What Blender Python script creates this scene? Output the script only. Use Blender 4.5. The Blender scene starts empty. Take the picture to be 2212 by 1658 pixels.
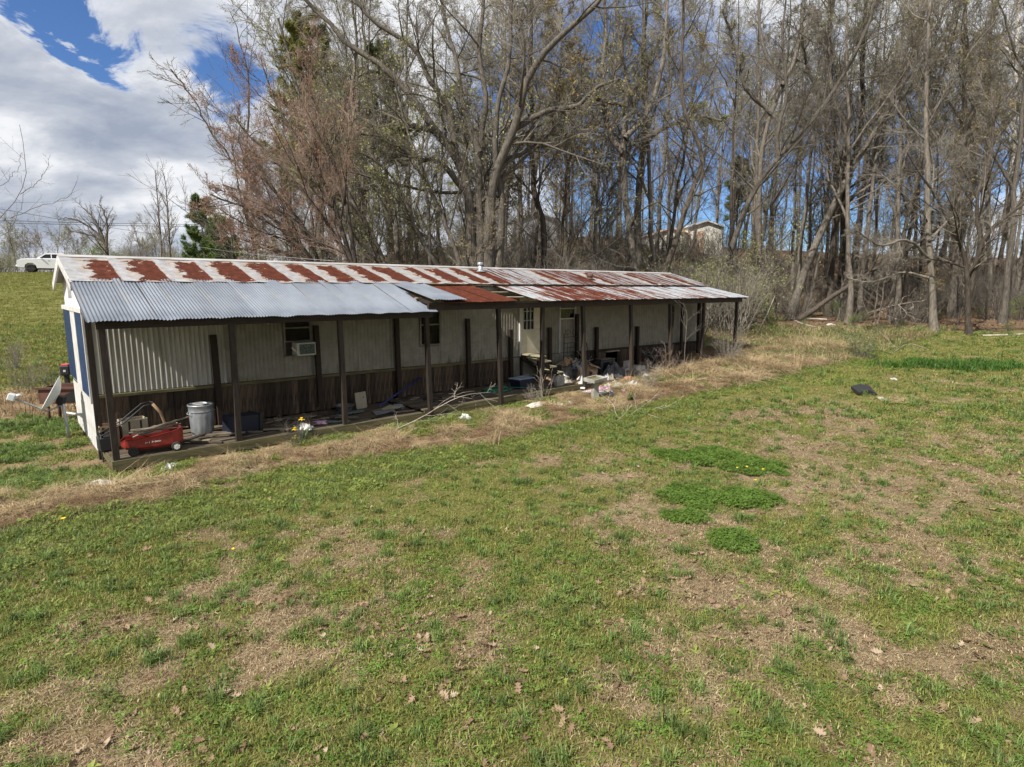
import bpy, math, random
import numpy as np
from mathutils import Vector, Matrix, Euler
random.seed(7)
SC = bpy.context.scene
COL = SC.collection

# ------------------------------------------------------------------ camera
CAM_H = 3.25
PITCH = math.radians(9.0)
FPX = 1289.0                      # focal length in px of a 2212 px wide picture
cam = bpy.data.cameras.new('camera')
cam.sensor_width = 36.0
cam.lens = 36.0 * FPX / 2212.0
cam.clip_end = 3000
camo = bpy.data.objects.new('camera', cam)
camo.location = (0, 0, CAM_H)
camo.rotation_euler = (math.pi / 2 - PITCH, 0, 0)
COL.objects.link(camo)
SC.camera = camo

# ------------------------------------------------------------------ frame of the house (X along it, Y to its back)
HA = math.radians(48.9)
U = np.array([math.sin(HA), math.cos(HA)])
V = np.array([-math.cos(HA), math.sin(HA)])
O = np.array([-6.955, 10.097])
HROT = math.pi / 2 - HA

# ------------------------------------------------------------------ light
LH = U + 0.115 * V
LDIR = Vector((LH[0], LH[1], -1.09)).normalized()      # the way the sunlight travels
SUN_EL = math.asin(-LDIR.z)
SUN_AZ = math.atan2(-LDIR.x, -LDIR.y)
sun = bpy.data.lights.new('sun', 'SUN')
sun.energy = 5.0
sun.angle = math.radians(0.53)
sun.color = (1.0, 0.95, 0.87)
suno = bpy.data.objects.new('sun', sun)
suno.rotation_euler = LDIR.to_track_quat('-Z', 'Y').to_euler()
suno.location = (-20, -20, 40)
COL.objects.link(suno)

SC.view_settings.view_transform = 'Standard'
SC.view_settings.look = 'None'
SC.view_settings.gamma = 1.0
SC.view_settings.use_curve_mapping = False
SC.view_settings.exposure = 0.64
SC.cycles.max_bounces = 4
SC.cycles.diffuse_bounces = 2
SC.cycles.use_adaptive_sampling = True
SC.cycles.adaptive_threshold = 0.025
SC.cycles.glossy_bounces = 2
SC.cycles.transmission_bounces = 3
SC.cycles.transparent_max_bounces = 8
SC.cycles.debug_use_spatial_splits = True
SC.cycles.caustics_reflective = False
SC.cycles.caustics_refractive = False

def pix_dir(px, py):
    """direction of a pixel of the 2212 wide picture"""
    a = (px - 1106.0) / FPX
    b = -(py - 829.0) / FPX
    d = np.array([a, math.cos(PITCH) + b * math.sin(PITCH), -math.sin(PITCH) + b * math.cos(PITCH)])
    return d

world = bpy.data.worlds.new('World')
SC.world = world
world.use_nodes = True
wt = world.node_tree
wt.nodes.clear()
class NT:
    def __init__(s, t): s.t = t
    def n(s, kind, ins=None, **kw):
        nd = s.t.nodes.new(kind)
        for k, v in kw.items():
            setattr(nd, k, v)
        for k, v in (ins or {}).items():
            sock = nd.inputs[k]
            if hasattr(v, 'is_output') or isinstance(v, bpy.types.NodeSocket):
                s.t.links.new(v, sock)
            else:
                sock.default_value = v
        return nd
    def math(s, op, a, b=None, c=None, clamp=False):
        ins = {0: a}
        if b is not None: ins[1] = b
        if c is not None: ins[2] = c
        return s.n('ShaderNodeMath', ins, operation=op, use_clamp=clamp).outputs[0]
    def vmath(s, op, a, b=None, out=0):
        ins = {0: a}
        if b is not None: ins[1] = b
        return s.n('ShaderNodeVectorMath', ins, operation=op).outputs[out]
    def noise(s, vec, scale, detail=4, rough=0.55, dist=0.0):
        return s.n('ShaderNodeTexNoise', {'Vector': vec, 'Scale': scale, 'Detail': detail, 'Roughness': rough, 'Distortion': dist}).outputs[0]
    def ramp(s, fac, pts, interp='LINEAR'):
        r = s.n('ShaderNodeValToRGB', {'Fac': fac})
        cr = r.color_ramp
        cr.interpolation = interp
        while len(cr.elements) > 1: cr.elements.remove(cr.elements[0])
        first = True
        for p, c in pts:
            if not isinstance(c, (tuple, list)): c = (c, c, c)
            if first:
                e = cr.elements[0]; e.position = p; first = False
            else:
                e = cr.elements.new(p)
            e.color = (c[0], c[1], c[2], 1)
        return r.outputs[0]
    def mix(s, fac, a, b):
        m = s.n('ShaderNodeMix', data_type='RGBA')
        for i, v in ((0, fac), (6, a), (7, b)):
            if isinstance(v, bpy.types.NodeSocket): s.t.links.new(v, m.inputs[i])
            elif i == 0: m.inputs[0].default_value = v
            else: m.inputs[i].default_value = (v[0], v[1], v[2], 1)
        return m.outputs[2]
    def mapr(s, v, a, b, c=0.0, d=1.0):
        return s.n('ShaderNodeMapRange', {0: v, 1: a, 2: b, 3: c, 4: d}, interpolation_type='SMOOTHSTEP').outputs[0]

W = NT(wt)
sky = W.n('ShaderNodeTexSky', sky_type='NISHITA')
sky.sun_disc = False
sky.sun_elevation = SUN_EL
sky.sun_rotation = SUN_AZ
sky.air_density = 1.0
sky.dust_density = 0.25
sky.ozone_density = 2.2
sky.altitude = 300
tc = W.n('ShaderNodeTexCoord')
dirv = W.vmath('NORMALIZE', tc.outputs['Generated'])
sx = W.n('ShaderNodeSeparateXYZ', {0: dirv})
den = W.math('MAXIMUM', W.math('ADD', sx.outputs[2], 0.34), 0.05)
px_ = W.math('DIVIDE', sx.outputs[0], den)
py_ = W.math('DIVIDE', sx.outputs[1], den)
cvec = W.n('ShaderNodeCombineXYZ', {0: px_, 1: py_, 2: 0.37}).outputs[0]
# streets of cumulus drawn out along the wind
wind = W.n('ShaderNodeMapping', {'Vector': cvec, 'Rotation': (0, 0, math.radians(-62)), 'Scale': (1.05, 1.6, 1.0)}).outputs[0]
n1 = W.noise(wind, 1.35, 8, 0.58, 0.15)
n2 = W.noise(wind, 3.9, 6, 0.6, 0.1)
cov = W.math('ADD', W.math('MULTIPLY', n1, 0.92), W.math('MULTIPLY', n2, 0.14))
rag = W.math('MULTIPLY', W.math('SUBTRACT', W.noise(W.n('ShaderNodeMapping', {'Vector': dirv, 'Rotation': (0, math.radians(-35), 0), 'Scale': (5, 9, 14)}).outputs[0], 1.0, 6, .68, .6), .5), .20)
gaps = None
for (gx, gy, r, s_) in [(95, 8, .035, .34), (165, 50, .035, .36), (225, 110, .032, .36), (130, 90, .02, .2), (500, 170, .042, .38), (430, 482, .05, .16), (1290, 180, .15, .34), (1340, 380, .10, .25), (1660, 380, .13, .34), (2010, 330, .11, .34), (1500, 300, .07, .2)]:
    g = pix_dir(gx, gy); g = g / np.linalg.norm(g)
    dd = W.vmath('DISTANCE', dirv, tuple(g), out=1)
    t_ = W.mapr(W.math('ADD', dd, rag), r * 2.1, r * 0.1, 0.0, s_)
    gaps = t_ if gaps is None else W.math('ADD', gaps, t_)
cov2 = W.math('SUBTRACT', W.math('ADD', cov, 0.20), W.math('MINIMUM', gaps, 0.36))
mask = W.mapr(cov2, 0.37, 0.66)
shade = W.noise(W.n('ShaderNodeMapping', {'Vector': wind, 'Location': (3.1, 1.7, 0.4)}).outputs[0], 2.3, 7, 0.58, 0.2)
ccol = W.ramp(W.math('ADD', W.math('MULTIPLY', shade, 0.9), W.math('MULTIPLY', W.math('SUBTRACT', 0.75, cov2), 0.45)),
              [(0.29, (4.6, 5.3, 6.7)), (0.44, (7.4, 7.9, 8.9)), (0.57, (11.8, 12.0, 12.4))])
skyc = W.mix(1.0, sky.outputs[0], (0.85, 1.15, 1.60))
skyc.node.blend_type = 'MULTIPLY'
final = W.mix(mask, skyc, ccol)
bg = W.n('ShaderNodeBackground', {'Color': final, 'Strength': 0.05})
wo = W.n('ShaderNodeOutputWorld', {'Surface': bg.outputs[0]})

# ------------------------------------------------------------------ terrain
_TP = np.array([
 (-8, 0, 0), (8, 0, 0), (0, 5, 0), (-7, 9.5, 0), (0, 10, 0), (8, 8, .08), (0, -15, 0), (-20, -10, -.1), (20, -10, .1),
 (8.9, 23.9, .50), (2.3, 16.5, .15), (-12, 11, -.05), (-9.5, 12.5, 0), (-14, 20, .25), (-4.7, 22.7, .40), (3, 28, .9), (-20, 8, 0),
 (-49.7, 62, 4.85), (-58, 72, 4.9), (-75, 62, 4.9), (-25, 35, 1.75), (-40, 40, 2.3), (-10, 30, 1.1),
 (-30, 70, 5.6), (-8, 45, 4.2), (5, 40, 3.6), (2, 55, 7.1), (17, 55, 6.6), (17, 26, .55), (24, 29, .65), (22.6, 32, 1.0), (14, 34, 1.2), (19.5, 42, 1.6),
 (24, 52, 3.6), (35, 40, 1.6), (35, 60, 4.2), (55, 45, 2.6), (60, 90, 8), (20, 90, 10), (-20, 100, 8), (-90, 100, 6), (100, 60, 5), (40, 15, .3),
 (120, -20, 1), (-120, -20, 0), (0, -120, -1), (0, 190, 11), (-160, 160, 7), (160, 160, 9), (260, 0, 4), (-260, 0, 2), (0, 320, 12), (-300, 300, 8), (300, 300, 10)], float)
def _tps(a, b):
    r2 = ((a[:, None, :2] - b[None, :, :2]) ** 2).sum(-1)
    return 0.5 * r2 * np.log(r2 + 1e-9)
_n = len(_TP)
_A = np.zeros((_n + 3, _n + 3))
_A[:_n, :_n] = _tps(_TP, _TP) + np.eye(_n) * 6.0
_A[:_n, _n] = 1; _A[:_n, _n + 1:] = _TP[:, :2]
_A[_n, :_n] = 1; _A[_n + 1:, :_n] = _TP[:, :2].T
_w = np.linalg.solve(_A, np.concatenate([_TP[:, 2], np.zeros(3)]))

_rt = np.random.RandomState(3).rand(256, 256)
def vnoise(x, y):
    xi = np.floor(x).astype(int); yi = np.floor(y).astype(int)
    fx = x - xi; fy = y - yi
    fx = fx * fx * (3 - 2 * fx); fy = fy * fy * (3 - 2 * fy)
    a = _rt[xi & 255, yi & 255]; b = _rt[(xi + 1) & 255, yi & 255]
    c = _rt[xi & 255, (yi + 1) & 255]; d = _rt[(xi + 1) & 255, (yi + 1) & 255]
    return (a * (1 - fx) + b * fx) * (1 - fy) + (c * (1 - fx) + d * fx) * fy
def fbm(x, y, s, o=4, seed=0):
    t = 0; amp = 0.5; tot = 0
    for i in range(o):
        t = t + amp * vnoise(x * s + 17.3 * i + seed * 31.7, y * s + 9.1 * i + seed * 12.9)
        tot += amp; amp *= 0.5; s *= 2.03
    return t / tot
def local(x, y):
    dx = x - O[0]; dy = y - O[1]
    return dx * U[0] + dy * U[1], dx * V[0] + dy * V[1]
def hw(X, Y):
    return O[0] + U[0] * X + V[0] * Y, O[1] + U[1] * X + V[1] * Y
def sstep(v, a, b):
    t = np.clip((v - a) / (b - a), 0, 1)
    return t * t * (3 - 2 * t)
_edge = np.array([(-7.5, -3.0), (-1.86, -1.90), (0.2, -2.0), (1.55, -1.36), (3.6, -1.75), (6.5, -2.70), (10.3, -2.7), (13.5, -2.8), (17.6, -3.0), (25, -3.0), (27.5, -2.0), (30, 1), (40, 4)], float)
def edge_y(X):
    return np.interp(X, _edge[:, 0], _edge[:, 1])
def gz(x, y):
    x = np.atleast_1d(np.asarray(x, float)); y = np.atleast_1d(np.asarray(y, float))
    p = np.stack([x, y], 1)
    out = np.empty(len(x))
    for i in range(0, len(x), 20000):
        q = p[i:i + 20000]
        out[i:i + 20000] = _tps(q, _TP) @ _w[:_n] + _w[_n] + q @ _w[_n + 1:]
    X, Y = local(x, y)
    strip = sstep(Y - edge_y(X), -0.15, 0.25) * sstep(1.0 - Y, 0, .8) * sstep(X, -8, -5) * sstep(30 - X, 0, 4)
    out += strip * (0.04 + 0.30 * (fbm(x, y, 1.6, 3, 5) - .38)) * (.45 + .55 * sstep(-Y, .1, .8)) + (fbm(x, y, 0.5, 3, 2) - .5) * 0.10 * sstep(np.hypot(x, y), 0, 6)
    # a shallow ditch cut along the strip at the far left
    out -= 0.10 * np.exp(-((Y + 3.1) / .25) ** 2) * sstep(-X, 2.0, 4.5)
    return out
def g1(x, y):
    return float(gz(x, y)[0])
def gp(px, py):
    """where the line of sight through a pixel meets the ground"""
    d = pix_dir(px, py)
    t = np.concatenate([np.linspace(2, 40, 800), np.linspace(40.1, 160, 700)])
    x = d[0] * t; y = d[1] * t; z = CAM_H + d[2] * t
    below = z < gz(x, y)
    i = int(np.argmax(below)) if below.any() else len(t) - 1
    return float(x[i]), float(y[i]), float(gz(x[i], y[i])[0])
def at(px, py, depth):
    d = pix_dir(px, py)
    t = depth / d[1]
    return np.array([d[0] * t, depth, CAM_H + d[2] * t])

# ------------------------------------------------------------------ materials
MATS = {}
def mat(name, fn=None, color=(.5, .5, .5), rough=.6, metal=0.0, spec=0.4):
    if name in MATS: return MATS[name]
    m = bpy.data.materials.new(name); m.use_nodes = True
    t = NT(m.node_tree)
    b = m.node_tree.nodes['Principled BSDF']
    b.inputs['Base Color'].default_value = (*color, 1)
    b.inputs['Roughness'].default_value = rough
    b.inputs['Metallic'].default_value = metal
    b.inputs['Specular IOR Level'].default_value = spec
    if fn: fn(t, b, m)
    MATS[name] = m
    return m
def link(t, a, b): t.t.links.new(a, b)
def coords(t, kind='Object'):
    return t.n('ShaderNodeTexCoord').outputs[kind]
def bump(t, b, h, strength=.3, dist=.02):
    bn = t.n('ShaderNodeBump', {'Height': h, 'Strength': strength, 'Distance': dist})
    link(t, bn.outputs[0], b.inputs['Normal'])
def orand(t): return t.n('ShaderNodeObjectInfo').outputs['Random']
def varied(base, dark, scale=6, stretch=(1, 1, 1), rnd=.25, rough=.75, bmp=.2, metal=0, spec=.3, detail=5):
    def fn(t, b, m):
        v = t.n('ShaderNodeMapping', {'Vector': coords(t), 'Scale': stretch}).outputs[0]
        n = t.noise(v, scale, detail, .6)
        c = t.mix(t.mapr(n, .3, .7), dark, base)
        r = t.mapr(orand(t), 0, 1, 1 - rnd, 1 + rnd)
        hsv = t.n('ShaderNodeHueSaturation', {'Color': c, 'Value': r})
        link(t, hsv.outputs[0], b.inputs['Base Color'])
        b.inputs['Roughness'].default_value = rough
        b.inputs['Metallic'].default_value = metal
        b.inputs['Specular IOR Level'].default_value = spec
        if bmp: bump(t, b, n, bmp, .01)
    return fn
M_wood = mat('weathered_timber', varied((.042, .031, .023), (.018, .013, .009), 5, (8, 8, .8), .2))
M_beam = mat('dark_timber_beam', varied((.040, .026, .018), (.018, .012, .008), 5, (.8, 8, 8), .15))
M_plank = mat('skirting_plank_wood', varied((.092, .062, .038), (.020, .013, .009), 4, (7, 7, .7), .55))
M_deck = mat('grey_deck_wood', varied((.135, .108, .076), (.055, .043, .031), 4, (.7, 9, 9), .25))
M_fascia = mat('mossy_deck_edge_wood', varied((.135, .115, .055), (.06, .055, .03), 3, (.7, 5, 5), .2))
M_scrap = mat('scrap_wood', varied((.26, .21, .155), (.12, .095, .07), 4, (1, 8, 8), .4))
M_tread = mat('sunlit_yellow_tread', varied((.40, .36, .23), (.27, .24, .15), 4, (1, 6, 6), .1))  # sunlight through the roof hole painted in as a bright yellowish tread colour
M_bark = mat('grey_brown_bark', varied((.165, .145, .120), (.066, .057, .047), 3, (6, 6, 1.2), .28, .9, .5))
M_barkd = mat('dark_bark', varied((.100, .081, .064), (.040, .032, .025), 3, (6, 6, 1.2), .2, .9, .5))
M_barkl = mat('pale_bark', varied((.21, .185, .15), (.095, .08, .065), 3, (5, 5, 1), .15, .9, .4))
M_sycamore = mat('white_sycamore_bark', varied((.72, .70, .66), (.30, .28, .25), 2.2, (2, 2, .7), .1, .8, .2))
M_twig = mat('bare_twigs', varied((.205, .183, .152), (.112, .099, .082), .6, (1, 1, 1), .3, .9, 0))
M_twigr = mat('reddish_budding_twigs', varied((.25, .180, .140), (.15, .108, .083), .5, (1, 1, 1), .2, .9, 0))
M_stick = mat('bleached_stick', varied((.42, .37, .31), (.24, .20, .16), 3, (1, 1, 1), .25, .85, 0))
def leafmat(name, c1, c2, rough=.6, trans=.25):
    def fn(t, b, m):
        n = t.noise(coords(t), 2.2, 3, .6)
        wn = t.n('ShaderNodeTexNoise', {'Vector': coords(t), 'Scale': 23.0, 'Detail': 1.0}).outputs[0]
        c = t.mix(t.mapr(t.math('ADD', t.math('MULTIPLY', n, .5), t.math('MULTIPLY', wn, .5)), .36, .64), c1, c2)
        hsv = t.n('ShaderNodeHueSaturation', {'Color': c, 'Value': t.mapr(orand(t), 0, 1, .75, 1.25)})
        link(t, hsv.outputs[0], b.inputs['Base Color'])
        b.inputs['Roughness'].default_value = rough
        b.inputs['Specular IOR Level'].default_value = .25
        tr = t.n('ShaderNodeBsdfTranslucent', {'Color': hsv.outputs[0]})
        mx = t.n('ShaderNodeMixShader', {0: trans, 1: b.outputs[0], 2: tr.outputs[0]})
        link(t, mx.outputs[0], m.node_tree.nodes['Material Output'].inputs['Surface'])
    return mat(name, fn)
M_budr = leafmat('red_maple_buds', (.24, .105, .075), (.30, .17, .115))
M_budo = leafmat('olive_spring_leaves', (.28, .30, .095), (.38, .37, .14))
M_budy = leafmat('yellow_brown_catkins', (.30, .20, .07), (.36, .28, .10))
M_leafg = leafmat('fresh_green_leaves', (.10, .155, .035), (.175, .22, .06))
M_leafo = leafmat('honeysuckle_leaves', (.17, .19, .075), (.26, .26, .115))
M_pine = leafmat('pine_needles', (.075, .125, .030), (.13, .18, .052), .5, .12)
M_piney = leafmat('yellowish_pine_needles', (.10, .115, .03), (.17, .16, .045), .5, .12)
M_blossom = leafmat('pale_blossom', (.62, .54, .48), (.74, .68, .62))

M_grass = leafmat('lawn_grass', (.165, .178, .040), (.27, .250, .080), .55, .3)
M_grassd = leafmat('dry_grass', (.30, .235, .135), (.43, .345, .21), .8, .2)
M_clover = leafmat('clover', (.085, .155, .022), (.15, .22, .045), .5, .3)
M_lush = leafmat('lush_grass', (.05, .12, .018), (.09, .17, .03), .5, .3)
M_tuft = leafmat('tall_fescue', (.11, .175, .04), (.19, .245, .08), .5, .3)
M_weed = leafmat('broadleaf_weed', (.16, .205, .038), (.245, .27, .075), .5, .3)
M_straw = leafmat('bleached_straw', (.33, .245, .135), (.46, .36, .22), .8, .2)
M_strawb = leafmat('brown_straw', (.19, .125, .07), (.28, .19, .11), .85, .2)
def _dl(t, b, m):
    c = t.ramp(orand(t), [(0, (.09, .055, .032)), (.4, (.18, .115, .068)), (.8, (.23, .155, .095)), (1, (.31, .245, .175))])
    link(t, c, b.inputs['Base Color']); b.inputs['Roughness'].default_value = .8
M_deadleaf = mat('dead_oak_leaf', _dl)

def _ground(t, b, m):
    co = coords(t)
    ag = t.n('ShaderNodeAttribute', attribute_name='green').outputs['Fac']
    as_ = t.n('ShaderNodeAttribute', attribute_name='straw').outputs['Fac']
    al = t.n('ShaderNodeAttribute', attribute_name='litter').outputs['Fac']
    nf = t.noise(co, 38, 5, .7)
    nm = t.noise(co, 7, 5, .65)
    nl = t.noise(co, 1.1, 4, .6)
    soil = t.mix(t.mapr(nf, .35, .65), (.11, .075, .045), (.20, .14, .085))
    thatch = t.mix(t.mapr(nf, .3, .7), (.23, .175, .10), (.38, .30, .185))
    green = t.mix(t.mapr(nf, .3, .7), (.115, .118, .032), (.215, .20, .068))
    base = t.mix(t.mapr(t.math('ADD', t.math('MULTIPLY', nm, .6), t.math('MULTIPLY', nf, .4)), .38, .56), soil, thatch)
    gm = t.mapr(t.math('ADD', ag, t.math('MULTIPLY', t.math('SUBTRACT', t.math('ADD', t.math('MULTIPLY', nm, .5), t.math('MULTIPLY', nf, .5)), .5), 1.6)), .38, .66)
    c = t.mix(gm, base, green)
    st = t.mix(t.mapr(nf, .3, .68), (.15, .10, .055), (.37, .28, .165))
    c = t.mix(t.mapr(t.math('ADD', as_, t.math('MULTIPLY', t.math('SUBTRACT', nm, .5), .9)), .35, .65), c, st)
    lt = t.mix(t.mapr(nf, .3, .68), (.075, .048, .03), (.23, .150, .095))
    c = t.mix(t.mapr(t.math('ADD', al, t.math('MULTIPLY', t.math('SUBTRACT', nm, .5), .9)), .35, .65), c, lt)
    c = t.mix(t.mapr(nl, .3, .7, 0, .22), c, (.16, .13, .07))
    link(t, c, b.inputs['Base Color'])
    b.inputs['Roughness'].default_value = .95
    b.inputs['Specular IOR Level'].default_value = .1
    bump(t, b, t.math('ADD', nf, t.math('MULTIPLY', nm, 1.5)), .9, .05)
M_ground = mat('yard_ground', _ground)

def _wallwhite(t, b, m):
    co = coords(t)
    s = t.n('ShaderNodeSeparateXYZ', {0: co})
    v = t.n('ShaderNodeMapping', {'Vector': co, 'Scale': (9, 1, .7)}).outputs[0]
    st = t.noise(v, 1.6, 5, .65)
    fine = t.noise(co, 5, 5, .6)
    low = t.math('SUBTRACT', 1.62, s.outputs[2])
    mil = t.mapr(t.math('ADD', t.math('MULTIPLY', low, .75), t.math('MULTIPLY', t.math('SUBTRACT', st, .5), 1.5)), .22, .62)
    patch = t.mapr(t.noise(t.n('ShaderNodeMapping', {'Vector': co, 'Scale': (.55, 1, .25)}).outputs[0], 1.3, 2, .5), .44, .58)
    mil = t.math('MULTIPLY', mil, t.mapr(patch, 0, 1, .35, 1.0))
    c = t.mix(t.mapr(fine, .3, .7), (.185, .170, .132), (.250, .234, .192))
    c = t.mix(t.mapr(st, .5, .8, 0, .35), c, (.155, .14, .095))
    c = t.mix(mil, c, (.035, .042, .018))
    link(t, c, b.inputs['Base Color']); b.inputs['Roughness'].default_value = .5
M_wall = mat('aged_white_sheet_siding', _wallwhite)  # aged and mildewed siding, its base tone also darkened for porch shade
M_dirty = mat('dirty_ridge_paint', varied((.40, .39, .385), (.26, .245, .23), 3, (.6, 3, 3), .05, .5, .05))
M_frame = mat('porch_shaded_window_frame', varied((.20, .185, .15), (.11, .10, .08), 4, (1, 1, 1), .05, .5, .05))  # white frames with the porch shade put into their colour
M_wall_sunlit = mat('sunlit_white_sheet', varied((.44, .43, .385), (.31, .295, .25), 2.5, (6, 1, .6), .05, .5, .05))  # same siding lightened where the sun strikes, so lit ribs turn white
M_white = mat('white_painted_trim', varied((.58, .57, .56), (.42, .41, .39), 4, (1, 1, 1), .05, .5, .05))
M_door = mat('cream_painted_door', varied((.62, .57, .43), (.50, .45, .33), 4, (1, 1, 1), .05, .5, .05))
M_blue = mat('faded_blue_sheet', varied((.026, .055, .125), (.014, .028, .07), 3, (1, 4, .6), .1, .45, .05))
M_dark = mat('dark_void_shade', color=(.012, .011, .010), rough=.95)  # near-black standing for the shade inside openings; also on the house floor
def _glass(t, b, m):
    g = t.n('ShaderNodeBsdfGlossy', {'Color': (.9, .95, 1, 1), 'Roughness': .04})
    tr = t.n('ShaderNodeBsdfTransparent', {'Color': (.55, .57, .56, 1)})
    fr = t.n('ShaderNodeFresnel', {'IOR': 1.5})
    mx = t.n('ShaderNodeMixShader', {0: t.math('MULTIPLY', fr.outputs[0], .18), 1: tr.outputs[0], 2: g.outputs[0]})
    link(t, mx.outputs[0], m.node_tree.nodes['Material Output'].inputs['Surface'])
M_glass = mat('window_glass', _glass)
M_tint = mat('tinted_car_glass', color=(.012, .014, .018), rough=.05, spec=.6)

def _rust(streak):
    def fn(t, b, m):
        uv = t.n('ShaderNodeUVMap').outputs[0]
        s = t.n('ShaderNodeSeparateXYZ', {0: uv})
        oi = t.n('ShaderNodeObjectInfo')
        rnd = oi.outputs['Random']
        amt = t.n('ShaderNodeSeparateColor', {0: oi.outputs['Color']}).outputs[0]
        off = t.n('ShaderNodeCombineXYZ', {0: t.math('MULTIPLY', rnd, 37.0), 1: t.math('MULTIPLY', rnd, 91.0), 2: 0.0}).outputs[0]
        p = t.vmath('ADD', uv, off)
        if streak:
            n = t.noise(t.n('ShaderNodeMapping', {'Vector': p, 'Scale': (7, 1.3, 1)}).outputs[0], 1.0, 6, .62, .1)
            f = t.noise(t.n('ShaderNodeMapping', {'Vector': p, 'Scale': (22, 3.0, 1)}).outputs[0], 1.0, 4, .7)
            k = t.math('ADD', t.math('MULTIPLY', n, .72), t.math('MULTIPLY', f, .28))
            k = t.math('ADD', k, t.math('MULTIPLY', t.math('SUBTRACT', amt, .5), .55))
            mask = t.mapr(k, .485, .535); edge = t.mapr(k, .44, .54)
        else:
            n = t.noise(t.n('ShaderNodeMapping', {'Vector': p, 'Scale': (1.6, 3.4, 1)}).outputs[0], 1.5, 6, .62, .25)
            f = t.noise(t.n('ShaderNodeMapping', {'Vector': p, 'Scale': (5, 12, 1)}).outputs[0], 1.0, 4, .7)
            w = t.math('ADD', t.math('MULTIPLY', t.math('SUBTRACT', n, .5), .95), t.math('MULTIPLY', t.math('SUBTRACT', f, .5), .40))
            uu = t.math('ADD', s.outputs[0], w)
            vv = t.math('ADD', s.outputs[1], t.math('MULTIPLY', w, .55))
            # body of the sheet rusts, the lapped left side and the sealed ridge keep their coating
            lo = t.math('SUBTRACT', .86, t.math('MULTIPLY', amt, .66))
            mu = t.math('SUBTRACT', uu, lo)
            right = t.math('SUBTRACT', t.math('ADD', .965, t.math('MULTIPLY', w, .12)), s.outputs[0])
            top = t.math('SUBTRACT', .90, vv)
            bot = t.math('SUBTRACT', vv, .03)
            k = t.math('MINIMUM', t.math('MINIMUM', mu, t.math('MULTIPLY', right, 1.6)), t.math('MINIMUM', top, t.math('MULTIPLY', bot, 2.0)))
            k = t.math('SUBTRACT', k, t.math('MULTIPLY', t.mapr(f, .58, .72), .30))
            mask = t.mapr(k, .0, .045); edge = t.mapr(k, -.20, .03)
        nn = t.noise(t.n('ShaderNodeMapping', {'Vector': p, 'Scale': (6, 9, 1)}).outputs[0], 1.0, 5, .65)
        rust = t.mix(t.mapr(nn, .32, .68), (.052, .016, .010), (.095, .029, .017))
        rust = t.mix(t.mapr(nn, .60, .76, 0, .8), rust, (.16, .058, .025))
        paint = t.mix(t.mapr(nn, .3, .7), (.22, .215, .215), (.37, .365, .37)) if not streak else t.mix(t.mapr(nn, .3, .7), (.19, .203, .225), (.32, .335, .36))
        tan = t.mix(t.mapr(f, .4, .62), paint, (.30, .20, .11))
        c = t.mix(edge, paint, tan)
        c = t.mix(mask, c, rust)
        link(t, c, b.inputs['Base Color'])
        link(t, t.mapr(mask, 0, 1, .45, .85), b.inputs['Roughness'])
        link(t, t.mapr(mask, 0, 1, .35, .06), b.inputs['Specular IOR Level'])
        bump(t, b, nn, .15, .01)
    return fn
M_rust = mat('rust_panelled_roof_sheet', _rust(False))
M_rusts = mat('rust_streaked_corrugated_sheet', _rust(True))
def _galv(t, b, m):
    co = coords(t)
    n = t.noise(co, 1.4, 4, .6)
    v = t.n('ShaderNodeMapping', {'Vector': co, 'Scale': (5, .7, .7)}).outputs[0]
    s = t.noise(v, 1.2, 4, .6)
    c = t.mix(t.mapr(n, .3, .7), (.165, .188, .225), (.255, .28, .32))
    c = t.mix(t.mapr(s, .55, .74, 0, .55), c, (.27, .245, .19))
    hsv = t.n('ShaderNodeHueSaturation', {'Color': c, 'Value': t.mapr(orand(t), 0, 1, .88, 1.1)})
    link(t, hsv.outputs[0], b.inputs['Base Color'])
    b.inputs['Metallic'].default_value = .45
    b.inputs['Roughness'].default_value = .42
M_galv = mat('galvanised_corrugated_sheet', _galv)
M_zinc = mat('galvanised_can_metal', varied((.50, .53, .55), (.33, .35, .37), 5, (1, 1, .6), .05, .4, .05, .6, .5))
M_red = mat('faded_red_plastic', varied((.26, .024, .018), (.15, .018, .014), 5, (1, 1, 1), .05, .42, .0, 0, .5))
M_black = mat('black_plastic', color=(.022, .022, .024), rough=.5)
M_rubber = mat('black_rubber', color=(.022, .022, .022), rough=.85)
M_rim = mat('pale_plastic_rim', color=(.72, .68, .62), rough=.5)
M_navy = mat('dark_blue_plastic', color=(.008, .011, .022), rough=.55)
M_tubblue = mat('blue_plastic_tub', color=(.008, .012, .028), rough=.5)
M_bluepole = mat('blue_painted_pole', color=(.018, .03, .15), rough=.45)
M_hose = mat('green_garden_hose', color=(.025, .16, .095), rough=.45)
M_card = mat('cardboard', varied((.36, .25, .155), (.25, .17, .10), 4, (1, 1, 1), .25, .9, .05))
M_beige = mat('beige_board', varied((.42, .37, .27), (.31, .27, .19), 3, (1, 1, 1), .1, .7, .05))
M_paper = mat('crumpled_white_paper', varied((.58, .57, .55), (.40, .385, .36), 6, (1, 1, 1), .1, .8, .3))
M_clothw = mat('soiled_white_cloth', varied((.44, .41, .35), (.24, .21, .17), 5, (1, 1, 1), .25, .9, .4))
M_clothg = mat('grey_cloth', varied((.24, .23, .23), (.12, .115, .115), 5, (1, 1, 1), .35, .9, .4))
M_clothp = mat('purple_patterned_cloth', varied((.50, .36, .44), (.22, .075, .14), 9, (1, 1, 1), .1, .9, .3))
M_orange = mat('orange_plastic_sheet', varied((.45, .17, .08), (.22, .10, .055), 6, (1, 1, 1), .15, .6, .3))
M_clothlb = mat('pale_blue_cloth', varied((.26, .31, .37), (.15, .18, .22), 5, (1, 1, 1), .1, .9, .3))
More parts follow.
